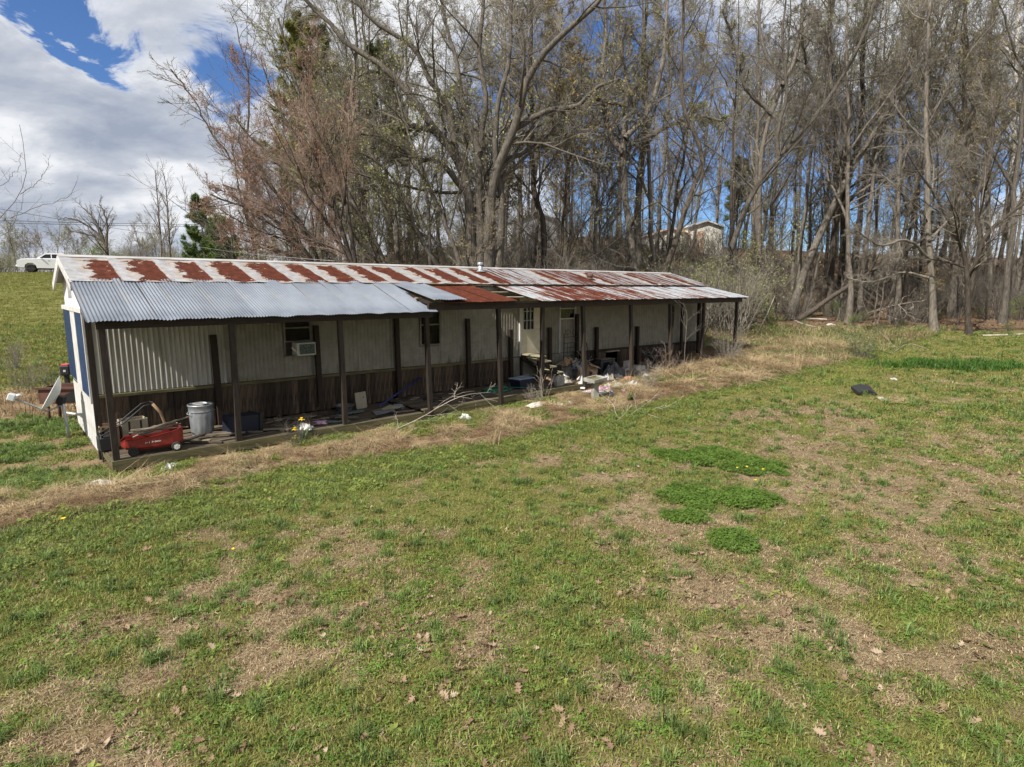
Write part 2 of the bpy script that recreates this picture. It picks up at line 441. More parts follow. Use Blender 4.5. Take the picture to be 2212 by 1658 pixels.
M_teal = mat('teal_painted_wood', varied((.16, .24, .22), (.09, .13, .12), 4, (1, 6, 1), .2))
M_concrete = mat('mossy_concrete', varied((.36, .345, .30), (.20, .195, .16), 6, (1, 1, 1), .1, .9, .4))
M_cinder = mat('pale_concrete_block', varied((.52, .50, .46), (.37, .35, .32), 7, (1, 1, 1), .1, .9, .3))
M_iron = mat('dark_wrought_iron', color=(.03, .033, .03), rough=.6, metal=.3)
M_brownmetal = mat('brown_painted_steel', varied((.115, .055, .040), (.065, .03, .022), 4, (1, 1, 1), .1, .55, .1))
M_pipe = mat('galvanised_pipe', varied((.42, .44, .47), (.28, .30, .32), 5, (1, 1, 1), .1, .45, 0, .5))
M_dish = mat('grey_dish_paint', varied((.52, .55, .55), (.40, .43, .43), 2, (1, 1, 1), .05, .5, 0))
M_wplastic = mat('white_resin', color=(.60, .59, .57), rough=.45)
M_acgrille = mat('air_conditioner_grille', varied((.16, .20, .17), (.03, .04, .035), 24, (1, 1, 1), .0, .6, 0))
M_acbody = mat('air_conditioner_case', varied((.52, .50, .43), (.40, .38, .32), 4, (1, 1, 1), .0, .6, 0))
M_tv = mat('television_case', color=(.045, .05, .055), rough=.5)
M_screen = mat('dead_screen', color=(.012, .013, .014), rough=.12)
M_yellow = mat('daffodil_yellow', color=(.80, .52, .012), rough=.6)
M_stem = mat('daffodil_leaf', color=(.09, .16, .05), rough=.6)
M_truck = mat('white_car_paint', color=(.80, .81, .82), rough=.22, spec=.6)
M_chrome = mat('bright_bumper', color=(.55, .56, .57), rough=.2, metal=.8)
M_wire = mat('cable_black', color=(.05, .05, .055), rough=.7)
M_wirep = mat('cable_pale', color=(.25, .25, .26), rough=.5)
M_shedw = mat('grey_white_metal_shed', varied((.70, .70, .72), (.58, .58, .61), 1.5, (6, 6, .4), .05, .6, .1))
M_shedc = mat('cream_shed_wall', varied((.80, .78, .72), (.64, .61, .53), 1.5, (5, 5, .4), .05, .6, .1))
M_shedr = mat('rusty_shed_roof', varied((.42, .17, .065), (.68, .62, .55), 1.2, (5, 5, 1), .05, .7, .1))
M_curtain = mat('brown_curtain', varied((.26, .18, .10), (.14, .09, .05), 3, (9, 1, .5), .1, .9, .1))
M_engred = mat('red_enamel', color=(.45, .03, .03), rough=.4)
M_rock = mat('pale_stone', varied((.42, .38, .33), (.26, .23, .20), 7, (1, 1, 1), .2, .9, .4))

# ------------------------------------------------------------------ mesh helpers
def fast_mesh(name, V, F):
    """V (n,3), F (m,4) or (m,3) or list of both"""
    if not isinstance(F, (list, tuple)): F = [F]
    F = [f for f in F if len(f)]
    me = bpy.data.meshes.new(name)
    me.vertices.add(len(V)); me.vertices.foreach_set('co', np.asarray(V, np.float32).ravel())
    idx = np.concatenate([f.ravel() for f in F]).astype(np.int32)
    st = []; p = 0
    for f in F:
        st.append(p + np.arange(len(f)) * f.shape[1]); p += f.size
    st = np.concatenate(st).astype(np.int32)
    me.loops.add(len(idx)); me.loops.foreach_set('vertex_index', idx)
    me.polygons.add(len(st)); me.polygons.foreach_set('loop_start', st)
    me.update(calc_edges=True)
    return me
def obj(name, me, m=None, parent=None, smooth=False):
    o = bpy.data.objects.new(name, me)
    COL.objects.link(o)
    if m is not None and me is not None and len(me.materials) == 0: me.materials.append(m)
    if smooth and me is not None:
        me.polygons.foreach_set('use_smooth', [True] * len(me.polygons))
    if parent is not None: o.parent = parent
    return o
USED = {}
def tag(o, label, cat, group=None, kind=None):
    o['label'] = label; o['category'] = cat
    if group: o['group'] = group
    if kind: o['kind'] = kind
    USED.setdefault(label, []).append((o.name, group))
    return o
def empty(name, loc=(0, 0, 0), rz=0.0, rot=None):
    o = bpy.data.objects.new(name, None)
    o.empty_display_size = .2
    o.location = loc
    o.rotation_euler = rot if rot is not None else (0, 0, rz)
    COL.objects.link(o)
    return o
def struct(o):
    o['kind'] = 'structure'; return o

class MB:
    def __init__(s): s.v = []; s.f = []; s.uv = None
    def add(s, vs, fs):
        b = len(s.v); s.v += [tuple(v) for v in vs]; s.f += [tuple(b + i for i in f) for f in fs]; return s
    def box(s, c, size, rot=(0, 0, 0), bev=0.0):
        R = Euler(rot).to_matrix(); c = Vector(c); hx, hy, hz = size[0] / 2, size[1] / 2, size[2] / 2
        if bev <= 0:
            vs = [c + R @ Vector((x * hx, y * hy, z * hz)) for z in (-1, 1) for y in (-1, 1) for x in (-1, 1)]
            return s.add(vs, [(0, 2, 3, 1), (4, 5, 7, 6), (0, 1, 5, 4), (2, 6, 7, 3), (0, 4, 6, 2), (1, 3, 7, 5)])
        b = min(bev, hx * .9, hy * .9, hz * .9)
        rings = []
        for z, k in ((-hz, b), (-hz + b, 0), (hz - b, 0), (hz, b)):
            x0, y0 = hx - k, hy - k
            q = b if k == 0 else b * .4
            rings.append([(x0, y0 - q, z), (x0 - q, y0, z), (-x0 + q, y0, z), (-x0, y0 - q, z), (-x0, -y0 + q, z), (-x0 + q, -y0, z), (x0 - q, -y0, z), (x0, -y0 + q, z)])
        vs = [c + R @ Vector(p) for r in rings for p in r]
        fs = [tuple(range(7, -1, -1)), tuple(range(24, 32))]
        for k in range(3):
            for i in range(8):
                j = (i + 1) % 8
                fs.append((k * 8 + i, k * 8 + j, k * 8 + 8 + j, k * 8 + 8 + i))
        return s.add(vs, fs)
    def bar(s, a, b, w, h, up=(0, 0, 1)):
        a = Vector(a); b = Vector(b); d = (b - a).normalized(); up = Vector(up)
        x = d.cross(up)
        if x.length < 1e-4: x = d.cross(Vector((1, 0, 0)))
        x.normalize(); y = x.cross(d).normalized()
        vs = []
        for p in (a, b):
            for sx_, sy_ in ((-1, -1), (1, -1), (1, 1), (-1, 1)):
                vs.append(p + x * (sx_ * w / 2) + y * (sy_ * h / 2))
        return s.add(vs, [(3, 2, 1, 0), (4, 5, 6, 7), (0, 1, 5, 4), (1, 2, 6, 5), (2, 3, 7, 6), (3, 0, 4, 7)])
    def tube(s, pts, r, n=8, caps=True, closed=False):
        pts = [Vector(p) for p in pts]; k = len(pts)
        rs = r if isinstance(r, (list, tuple)) else [r] * k
        ref = None; base = len(s.v)
        for i, p in enumerate(pts):
            if closed: d = pts[(i + 1) % k] - pts[i - 1]
            else: d = pts[min(i + 1, k - 1)] - pts[max(i - 1, 0)]
            d.normalize()
            if ref is None:
                ref = d.cross(Vector((0, 0, 1)))
                if ref.length < .05: ref = d.cross(Vector((1, 0, 0)))
            x = (ref - d * ref.dot(d)).normalized(); y = d.cross(x); ref = x
            for j in range(n):
                a = 2 * math.pi * j / n
                s.v.append(tuple(p + x * (math.cos(a) * rs[i]) + y * (math.sin(a) * rs[i])))
        m = k if closed else k - 1
        for i in range(m):
            i2 = (i + 1) % k
            for j in range(n):
                j2 = (j + 1) % n
                s.f.append((base + i * n + j, base + i * n + j2, base + i2 * n + j2, base + i2 * n + j))
        if caps and not closed:
            s.f.append(tuple(base + j for j in range(n - 1, -1, -1)))
            s.f.append(tuple(base + (k - 1) * n + j for j in range(n)))
        return s
    def lathe(s, prof, n=24, c=(0, 0, 0), axis='Z', ripple=None):
        base = len(s.v); k = len(prof)
        for i, (r, z) in enumerate(prof):
            for j in range(n):
                a = 2 * math.pi * j / n
                rr = r + (ripple(j, i) if ripple else 0)
                if axis == 'Z': p = (c[0] + rr * math.cos(a), c[1] + rr * math.sin(a), c[2] + z)
                elif axis == 'Y': p = (c[0] + rr * math.cos(a), c[1] + z, c[2] + rr * math.sin(a))
                else: p = (c[0] + z, c[1] + rr * math.cos(a), c[2] + rr * math.sin(a))
                s.v.append(p)
        for i in range(k - 1):
            for j in range(n):
                j2 = (j + 1) % n
                s.f.append((base + i * n + j, base + i * n + j2, base + (i + 1) * n + j2, base + (i + 1) * n + j))
        return s
    def prism(s, poly, a, b, axis='Y'):
        """polygon in the plane across `axis`, extruded from a to b"""
        n = len(poly); base = len(s.v)
        for t in (a, b):
            for (p, q) in poly:
                s.v.append((p, t, q) if axis == 'Y' else ((t, p, q) if axis == 'X' else (p, q, t)))
        s.f.append(tuple(base + i for i in range(n))); s.f.append(tuple(base + n + i for i in range(n - 1, -1, -1)))
        for i in range(n):
            j = (i + 1) % n
            s.f.append((base + i, base + n + i, base + n + j, base + j))
        return s
    def grid(s, fn, nu, nv):
        base = len(s.v)
        for j in range(nv + 1):
            for i in range(nu + 1):
                s.v.append(tuple(fn(i / nu, j / nv)))
        for j in range(nv):
            for i in range(nu):
                a = base + j * (nu + 1) + i
                s.f.append((a, a + 1, a + nu + 2, a + nu + 1))
        return s
    def build(s, name, m, parent=None, smooth=False, fixn=True):
        me = bpy.data.meshes.new(name)
        me.from_pydata(s.v, [], s.f)
        if fixn:
            import bmesh
            bm = bmesh.new(); bm.from_mesh(me); bmesh.ops.recalc_face_normals(bm, faces=bm.faces); bm.to_mesh(me); bm.free()
        me.update()
        return obj(name, me, m, parent, smooth)
def copy_tree(o, parent=None):
    c = o.copy(); COL.objects.link(c)
    c.parent = parent
    for ch in list(o.children): copy_tree(ch, c)
    return c

# ------------------------------------------------------------------ ground sheet
def axis(lo, hi, f0, f1, fine, coarse):
    a = [f0]; st = fine
    while a[-1] < f1: a.append(a[-1] + fine)
    st = fine; p = a[-1]
    while p < hi:
        st = min(st * 1.18, coarse); p += st; a.append(p)
    q = f0; st = fine; L = []
    while q > lo:
        st = min(st * 1.18, coarse); q -= st; L.append(q)
    return np.array(L[::-1] + a)
gx = axis(-500, 500, -15, 26, .17, 25)
gy = axis(-150, 700, 2.5, 31, .17, 25)
GX, GY = np.meshgrid(gx, gy)
gxf = GX.ravel(); gyf = GY.ravel()
gzf = gz(gxf, gyf)
gzf = np.where(np.hypot(gxf, gyf) > 260, np.minimum(gzf, 12), gzf)
CLOVER = [gp(1450, 982)[:2] + (.50, .40), gp(1525, 990)[:2] + (.66, .62), gp(1618, 1008)[:2] + (.62, .50), gp(1500, 1078)[:2] + (.48, .52), gp(1608, 1084)[:2] + (.52, .48), gp(1588, 1172)[:2] + (.34, .36), gp(1475, 1120)[:2] + (.3, .2)]
LUSHP = [gp(2050, 792)[:2] + (2.6, .9)]
def blobs(x, y, L, soft=.35, seed=0):
    m = np.zeros_like(x)
    w = (fbm(x, y, 2.2, 4, seed) - .5) * 1.2 + (fbm(x, y, 7.0, 3, seed + 3) - .5) * 1.3
    for (cx, cy, rx, ry) in L:
        d = np.sqrt(((x - cx) / rx) ** 2 + ((y - cy) / ry) ** 2)
        m = np.maximum(m, sstep(1.0 - d + w, 0, soft))
    return m
GREENB = [(-5, 5.2, 2.6, 1.0), (-1.6, 4.4, 1.8, .7), (7.6, 7.4, 1.6, 1.3), (8.6, 6.2, 1.2, 1.0), (1.6, 3.9, 2.0, .5), (5.5, 4.2, 1.2, .5), (-4.6, 6.6, 2, .6), (-1, 9.2, 3.0, 1.4), (-4.2, 8.6, 2.0, .9), (.5, 6.9, 1.4, .5)]
DRYB = [(5.0, 9.3, 2.2, 1.6), (6.8, 9.6, 2.5, 1.1), (4.4, 6.6, 1.8, 1.0), (-3.2, 5.5, 1.6, .6), (3.3, 5.0, 1.5, .6), (9.5, 12, 2.5, 1.4), (-2.4, 4.7, 1.2, .4), (2.2, 8.4, .9, .5), (8, 15, 3, 1.0)]
def masks(x, y):
    X, Y = local(x, y)
    r = np.hypot(x, y)
    n1 = fbm(x, y, .55, 4, 1); n2 = fbm(x, y, 2.1, 4, 8)
    green = .52 + (n1 - .5) * .8 + (n2 - .5) * 1.0
    green = green + .34 * blobs(x, y, GREENB, .8, 4) - .44 * blobs(x, y, DRYB, .9, 6)
    ey = edge_y(X)
    # brighter lawn beside the unmown strip and out to the far right
    near = np.exp(-((Y - ey + 1.0) / 1.3) ** 2) * sstep(X, 3, 9) * sstep(34 - X, 0, 6)
    green = green + .42 * near + .20 * sstep(y, 13, 19) * sstep(x, 2, 6)
    strip = sstep(Y - ey + (n2 - .5) * .6, -.12, .18) * sstep(5.8 - Y, 0, .5) * sstep(X, -7.5, -5) * sstep(31 - X, 0, 4)
    band = np.exp(-((Y - ey - .45) / .55) ** 2)
    gap = sstep(n2 - .22 * band + .35 * (n1 - .5) + .16 * sstep(Y, -1.5, -.5) * sstep(10 - X, 0, 2), .47, .60)
    straw = strip * (1.0 - .85 * gap)
    green = np.where(strip > .3, np.maximum(green * .6, gap * .85), green)
    # left garden side, lush weeds
    lg = blobs(x, y, [gp(40, 930)[:2] + (1.6, 1.3), gp(60, 1040)[:2] + (1.3, .8), gp(0, 985)[:2] + (1.5, .9)], .7, 2)
    leftside = sstep(-X, .2, 1.2) * sstep(Y, -2.2, -1.2)
    straw = np.maximum(straw, leftside * sstep(8 - Y, 0, 2.0) * sstep(X, -6, -2.0) * (.75 + (n2 - .5)))
    green = np.maximum(green, lg * .95); straw = straw * (1 - lg)
    # brown weeds behind the house and the green hill field
    field = sstep(Y, 9, 14) * sstep(16 - X, 0, 9)
    straw = np.maximum(straw, sstep(Y, 5, 6.5) * sstep(12.5 - Y, 0, 3) * sstep(6 - X, 0, 8) * .8)
    green = np.where(field > .5, .95 - .35 * sstep(n1, .55, .75), green)
    # leaf litter under the trees
    wood = np.maximum(sstep(y - (31.5 + 2.5 * (n1 - .5) - .12 * np.clip(x - 12, 0, 40) * 0), 0, 4) * sstep(x, 9, 15),
                      sstep(Y, 6.5, 9) * sstep(X, 8, 16))
    litter = wood * (.9 + (n2 - .5) * .8)
    trans = sstep(y, 24, 27) * sstep(X, 22, 26) * (1 - wood)
    green = np.where(trans > .3, .75 + (n2 - .5) * .9, green)
    green = np.where(wood > .5, .35 + (n1 - .5), green)
    cl = blobs(x, y, CLOVER, .55, 11)
    lu = blobs(x, y, LUSHP, .5, 12)
    green = np.maximum(green, np.maximum(cl, lu))
    porch = sstep(X, -.2, .1) * sstep(22 - X, 0, .3) * sstep(Y, -.1, .2) * sstep(6 - Y, 0, .3)
    litter = np.maximum(litter, porch)
    straw = straw * (1 - porch)
    return dict(green=np.clip(green, 0, 1), straw=np.clip(straw, 0, 1), litter=np.clip(litter, 0, 1), clover=cl, lush=lu, strip=strip, wood=wood, field=field, X=X, Y=Y, r=r, porch=porch, lg=lg, n1=n1, n2=n2)
nx, ny = len(gx), len(gy)
I = np.arange(nx * ny).reshape(ny, nx)
Q = np.stack([I[:-1, :-1].ravel(), I[:-1, 1:].ravel(), I[1:, 1:].ravel(), I[1:, :-1].ravel()], 1)
gme = fast_mesh('ground', np.stack([gxf, gyf, gzf], 1), Q)
mk = masks(gxf, gyf)
for k in ('green', 'straw', 'litter'):
    a = gme.attributes.new(k, 'FLOAT', 'POINT'); a.data.foreach_set('value', mk[k].astype(np.float32))
ground = struct(obj('ground', gme, M_ground, None, True))

# ------------------------------------------------------------------ mobile home
HOME = empty('mobile_home', (O[0], O[1], 0), HROT)
tag(HOME, 'long white single-wide mobile home with rust-patched metal roof and dark plank skirting', 'mobile home')
YW = 1.90; YB = 5.60; YR = 3.75
LEN = 21.70
def wb(X): return 1.20 - .14 * X / LEN          # bottom of the white siding
def corr_sheet(x0, x1, z0f, z1, y, pitch=.10, amp=.014):
    n = max(1, round((x1 - x0) / pitch)); pts = []
    for i in range(n):
        for (t, d) in ((0, 0), (.16, 0), (.50, 1), (.66, 1), (.86, 0)):
            pts.append((x0 + (i + t) * (x1 - x0) / n, d))
    pts.append((x1, 0))
    v = []; f = []
    for (x, d) in pts:
        yy = y - amp * d
        v += [(x, yy, z0f(x)), (x, yy, z1)]
    for i in range(len(pts) - 1): f.append((2 * i, 2 * i + 2, 2 * i + 3, 2 * i + 1))
    b = MB(); b.add(v, f); return b
def sheet(name, x0, x1, z0f, z1, y=YW, m=M_wall, pitch=.10, amp=.014):
    return corr_sheet(x0, x1, z0f, z1, y, pitch, amp).build(name, m, HOME, fixn=False)
ZT = 3.30
spans = [(0.0, 1.23), (1.23, 2.46), (2.46, 3.76), (4.44, 5.65), (5.65, 6.60), (6.60, 7.50), (8.19, 9.3), (9.3, 10.4), (10.4, 11.18), (12.18, 12.98), (13.74, 14.8), (14.8, 15.95), (15.95, 17.1), (17.1, 18.2), (18.2, 19.25), (19.62, 20.7), (20.7, LEN)]
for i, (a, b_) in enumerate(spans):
    sheet('siding_sheet', a + .003, b_ - .003, wb, ZT, YW, M_wall_sunlit if i < 2 else M_wall, .092 if i < 3 else .105, .024 if i < 3 else .008)
# siding above and below the windows
for (a, b_, zl, zh) in [(3.76, 4.44, 1.70, 2.66), (7.50, 8.19, 1.68, 2.66), (19.25, 19.62, 1.66, 2.62)]:
    sheet('siding_sheet', a + .002, b_ - .002, wb, zl - .02, YW + .003, M_wall, .105, .008)
    corr_sheet(a + .002, b_ - .002, lambda x: zh + .02, ZT, YW + .003, .105, .008).build('siding_sheet', M_wall, HOME, fixn=False)
corr_sheet(11.18, 12.18, lambda x: 3.02, ZT, YW + .003, .105, .008).build('siding_sheet', M_wall, HOME, fixn=False)
corr_sheet(12.98, 13.74, lambda x: 2.98, ZT, YW + .003, .105, .008).build('siding_sheet', M_wall, HOME, fixn=False)
def window(x0, x1, z0, z1, rails, mull, curtain=None, name='window'):
    w = empty(name); w.parent = HOME
    f = MB()
    t = .045
    for (a, b_) in (((x0 + t / 2, z0), (x0 + t / 2, z1)), ((x1 - t / 2, z0), (x1 - t / 2, z1))):
        f.box(((a[0]), YW - .005, (z0 + z1) / 2), (t, .07, z1 - z0))
    for z in (z0 + t / 2, z1 - t / 2):
        f.box(((x0 + x1) / 2, YW - .007, z), (x1 - x0 - 2 * t, .066, t))
    for z in rails: f.box(((x0 + x1) / 2, YW - .009, z), (x1 - x0 - 2 * t, .05, .035))
    for x in mull: f.box((x, YW - .008, (z0 + z1) / 2), (.022, .04, z1 - z0 - 2 * t))
    f.build('frame', M_frame, w)
    zs = [z0 + t] + sorted(rails) + [z1 - t]
    for i in range(len(zs) - 1):
        MB().box(((x0 + x1) / 2, YW + .012, (zs[i] + zs[i + 1]) / 2), (x1 - x0 - 2 * t, .006, zs[i + 1] - zs[i] - .03)).build('pane', M_glass, w)
    if curtain:
        MB().grid(lambda a, c: (curtain[0] + a * (curtain[1] - curtain[0]), YW + .10 + .02 * math.sin(a * 25), z0 + c * (z1 - z0)), 24, 2).build('curtain', M_curtain, w, True, False)
    return w
window(3.76, 4.44, 1.70, 2.66, [2.02, 2.34], [])
window(7.50, 8.19, 1.68, 2.66, [2.27], [], (7.52, 7.98))
window(19.25, 19.62, 1.66, 2.62, [2.30], [])
# doors
d = empty('door'); d.parent = HOME; d['label'] = 'cream door with a nine-pane window above the steps'
MB().box((11.68, YW + .005, 1.56), (.96, .05, .80), bev=.01).build('door_panel', M_door, d)
MB().box((11.27, YW + .005, 2.49), (.14, .05, 1.06)).box((11.98, YW + .005, 2.49), (.36, .05, 1.06)).box((11.57, YW + .005, 2.93), (.46, .05, .18)).build('door_stile', M_door, d)
g = MB()
for x in (11.34, 11.495, 11.65, 11.80): g.box((x, YW - .012, 2.40), (.022, .035, .88))
for z in (1.97, 2.26, 2.55, 2.83): g.box((11.57, YW - .013, z), (.46, .03, .022))
g.build('glazing_bar', M_white, d)
for ix in range(3):
    for iz in range(3):
        MB().box((11.4175 + ix * .155, YW + .014, 2.115 + iz * .288), (.14, .005, .27)).build('pane', M_glass, d)
MB().box((11.19, YW - .02, 2.08), (.05, .07, 1.88)).box((12.175, YW - .02, 2.08), (.07, .07, 1.88)).build('door_frame', M_white, d)
MB().lathe([(.0, -.06), (.025, -.055), (.03, -.04), (.022, -.025), (.012, 0)], 12, (12.07, YW - .02, 1.98), 'Y').build('door_knob', M_chrome, d, True)
d = empty('storm_door'); d.parent = HOME; d['label'] = 'pale ribbed storm door with a dark upper window'
corr_sheet(13.0, 13.72, lambda x: 1.12, 2.24, YW - .002, .12, .008).build('door_panel', M_wall, d, fixn=False)
MB().box((12.985, YW - .012, 2.05), (.05, .07, 1.86)).box((13.735, YW - .012, 2.05), (.05, .07, 1.86)).box((13.36, YW - .012, 2.955), (.70, .068, .05)).build('door_frame', M_white, d)
MB().box((13.36, YW - .008, 2.26), (.70, .05, .04)).build('window_rail', M_white, d)
MB().box((13.36, YW - .008, 2.60), (.70, .05, .035)).build('window_rail', M_white, d)
MB().box((13.36, YW + .012, 2.43), (.68, .006, .32)).build('pane', M_glass, d)
MB().box((13.36, YW + .013, 2.77), (.68, .006, .32)).build('pane', M_glass, d)
# floor edge trim, shell
MB().add([(0, YW + .03, 1.14), (LEN, YW + .03, 1.02), (LEN, YB, 1.02), (0, YB, 1.14)], [(0, 1, 2, 3)]).build('floor', M_dark, HOME, fixn=False)
t = MB()
t.add([(0, YW - .055, wb(0) - .075), (0, YW + .02, wb(0) - .075), (0, YW + .02, wb(0) + .0), (0, YW - .055, wb(0) - .02),
       (10.8, YW - .055, wb(10.8) - .075), (10.8, YW + .02, wb(10.8) - .075), (10.8, YW + .02, wb(10.8)), (10.8, YW - .055, wb(10.8) - .02)],
      [(0, 3, 2, 1), (4, 5, 6, 7), (0, 1, 5, 4), (3, 7, 6, 2), (0, 4, 7, 3), (1, 2, 6, 5)])
t.build('ledge_board', M_fascia, HOME)
MB().bar((13.8, YW - .03, wb(13.8) - .03), (LEN, YW - .03, wb(LEN) - .03), .06, .05).build('ledge_board', M_beam, HOME)
# skirting planks, one by one
def plank_mesh(w):
    b = MB(); b.box((0, 0, .5), (w, .022, 1.0)); 
    me = bpy.data.meshes.new('plank'); me.from_pydata(b.v, [], b.f); me.update(); me.materials.append(M_plank); return me
PM = [plank_mesh(.118), plank_mesh(.132), plank_mesh(.142)]
rs = random.Random(11)
x = .02
while x < LEN - .05:
    if 10.80 < x < 14.05: x = 14.05
    k = rs.randrange(3); w = (.118, .132, .142)[k] + .004
    if 15.40 < x + w / 2 < 16.08: x += w; continue
    zb = (.27 if x < 6.4 else .33) if x < 14 else .25 + .02 * (x - 14)
    top = wb(x) - .078
    p = obj('plank', PM[k], None, HOME)
    p.location = (x + w / 2, YW - .005 + rs.uniform(-.007, .005), zb + rs.uniform(-.01, .03))
    p.scale = (1, 1, top - zb - rs.uniform(0, .012))
    p.rotation_euler = (0, rs.uniform(-.006, .006), 0)
    x += w
MB().box((15.74, YW - .04, 1.0), (.74, .10, .05)).build('crawl_space_lintel', M_scrap, HOME)
# pale skirting panels round the steps
corr_sheet(10.81, 11.21, lambda x: .30, wb(11) - .02, YW - .006, .10, .006).build('skirting_sheet', M_wall, HOME, fixn=False)
corr_sheet(11.30, 13.98, lambda x: .30, 1.10, YW + .02, .18, .004).build('skirting_sheet', M_wall, HOME, fixn=False)
MB().box((11.255, YW - .01, .70), (.075, .09, .80)).build('skirting_post', M_beam, HOME)
# back and end walls
MB().box((LEN / 2, YB, 2.2), (LEN, .04, 2.3)).box((LEN / 2, YB, .55), (LEN, .036, 1.0)).build('back_wall', M_wall, HOME)
corr = MB()
corr.add([(LEN, YW + .01, wb(LEN)), (LEN, YB, wb(LEN)), (LEN, YB, 3.35), (LEN, YR, 3.88), (LEN, YW + .01, 3.35)], [(0, 1, 2, 3, 4)])
corr.build('end_wall', M_wall, HOME, fixn=False)
MB().box((LEN, (YW + YB) / 2, .62), (.03, YB - YW, .90)).build('end_skirting', M_plank, HOME)
# left end: white wall, gable, shutters of blue sheet
MB().box((.012, (YW + YB) / 2, 1.98), (.02, YB - YW - .01, 1.72)).build('end_wall', M_white, HOME)
MB().prism([(YW, 2.86), (YB, 2.86), (YB, 3.36), (YR, 3.90), (YW, 3.36)], .0, .03, 'X').build('gable_panel', M_shedw, HOME)
MB().box((-.03, (YW + YB) / 2, 2.835), (.09, YB - YW + .10, .09)).build('gable_rail', M_white, HOME)
for (a, b_) in (((YW - .12, 3.30), (YR, 3.86)), ((YB + .12, 3.30), (YR, 3.86))):
    MB().bar((-.17, a[0], a[1]), (-.17, b_[0], b_[1]), .035, .17).build('barge_board', M_white, HOME)
MB().bar((-.045, YR, 3.05), (-.045, YR, 3.80), .05, .06).build('gable_post', M_white, HOME)
MB().box((-.02, YW + .01, 1.95), (.09, .09, 1.85)).build('corner_trim', M_white, HOME)
MB().box((-.030, 3.63, 1.98), (.056, .86, 1.72)).build('wall_batten', M_white, HOME)
def blue(y0, y1, z0, z1):
    b = MB()
    n = int((y1 - y0) / .16)
    pts = []
    for i in range(n):
        for (t_, d_) in ((0, 0), (.4, 0), (.5, 1), (.8, 1), (.9, 0)): pts.append((y0 + (i + t_) * (y1 - y0) / n, d_))
    pts.append((y1, 0)); v = []; f = []
    for (y, d_) in pts: v += [(-.035 - .022 * d_, y, z0), (-.035 - .022 * d_, y, z1)]
    for i in range(len(pts) - 1): f.append((2 * i, 2 * i + 2, 2 * i + 3, 2 * i + 1))
    b.add(v, f)
    b.add([(-.035, y0, z0), (.0, y0, z0), (.0, y0, z1), (-.035, y0, z1)], [(0, 1, 2, 3)])
    return b.build('shutter', M_blue, HOME, fixn=False)
blue(1.98, 3.18, 1.12, 2.78); blue(4.08, 5.58, 1.22, 2.78)
for i in range(9):
    y0 = YW + i * .411
    b = corr_sheet(0, .405, lambda x: -.02, 1.10, 0, .10, .010)
    o = b.build('end_skirting_sheet', M_white, HOME, fixn=False)
    o.rotation_euler = (0, 0, -math.pi / 2); o.location = (-.005, y0 + .408, 0)
# roof sheets
def roof_mesh(w, run, rise, ncorr, amp, wav=0, seed=0):
    """flat or rippled sheet, eave at y=0 up to y=run"""
    r = random.Random(seed); nu = max(2, ncorr * 8) if ncorr else 4; nv = 6
    v = []; uv = []
    ph = [r.uniform(0, 6) for _ in range(4)]
    for j in range(nv + 1):
        for i in range(nu + 1):
            a = i / nu; c = j / nv
            z = rise * c
            if ncorr: z += amp * math.cos(2 * math.pi * ncorr * a)
            else:
                z += .014 * (1 if (i in (0, nu)) else 0)
            z += wav * (math.sin(a * 5 + ph[0]) * .5 + math.sin(a * 9 + c * 3 + ph[1]) * .5) * (0.3 + abs(c - .4))
            v.append((a * w, run * c, z)); uv.append((a, c))
    f = []
    for j in range(nv):
        for i in range(nu):
            q = j * (nu + 1) + i; f.append((q, q + 1, q + nu + 2, q + nu + 1))
    me = bpy.data.meshes.new('roof_sheet'); me.from_pydata(v, [], f)
    l = me.uv_layers.new(name='UVMap')
    for li in me.loops: l.data[li.index].uv = uv[li.vertex_index]
    me.update(); return me
nsh = 26
x0 = -.18; wsh = (21.98 - x0) / nsh
RM = roof_mesh(wsh + .03, YR - YW + .10, .545, 0, 0, .006, 1); RM.materials.append(M_rust)
RMS = roof_mesh(wsh + .03, YR - YW + .10, .545, 0, 0, .006, 3); RMS.materials.append(M_rusts)
RMB = roof_mesh(wsh + .03, YB - YR + .12, -.56, 0, 0, .006, 2); RMB.materials.append(M_rust)
rr = random.Random(5)
amts = [.62, .78, .70, .84, .80, .66, .76, .70, .86, .46, .82, .60, .78, .50, .46, .50, .56, .60, .46, .54, .54, .48, .56, .52, .52, .48]
for i in range(nsh):
    o = obj('roof_sheet', RMS if (i > 11 and i % 3) else RM, None, HOME)
    o.location = (x0 + i * wsh, YW - .10, 3.395 + (i % 2) * .003); o.color = (amts[i], 0, 0, 1)
    o = obj('roof_sheet', RMB, None, HOME)
    o.location = (x0 + i * wsh, YR, 3.94 + (i % 2) * .003); o.color = (amts[-i], 0, 0, 1)
MB().prism([(YR - .13, 3.925), (YR, 3.975), (YR + .13, 3.925), (YR + .13, 3.915), (YR, 3.96), (YR - .13, 3.915)], x0, 21.98, 'X').build('ridge_cap', M_dirty, HOME)
def vent(X, Y, h, r, m):
    z = 3.395 + .545 * (Y - YW + .1) / (YR - YW + .1)
    v = empty('vent_pipe'); v.parent = HOME
    MB().lathe([(r, -.04), (r, h), (r * .8, h), (r * .8, h - .05)], 14, (X, Y, z)).build('pipe', m, v, True)
    MB().lathe([(r * 1.35, h - .06), (r * 1.4, h + .0), (r * 1.2, h + .025), (0.001, h + .03)], 14, (X, Y, z)).build('cap', m, v, True)
    MB().lathe([(r * 2.4, -.01), (r * 1.1, .035), (r * 1.05, .06)], 14, (X, Y, z)).build('flashing', m, v, True)
vent(10.75, 3.30, .26, .075, M_pipe); vent(15.2, 2.55, .15, .09, M_brownmetal)

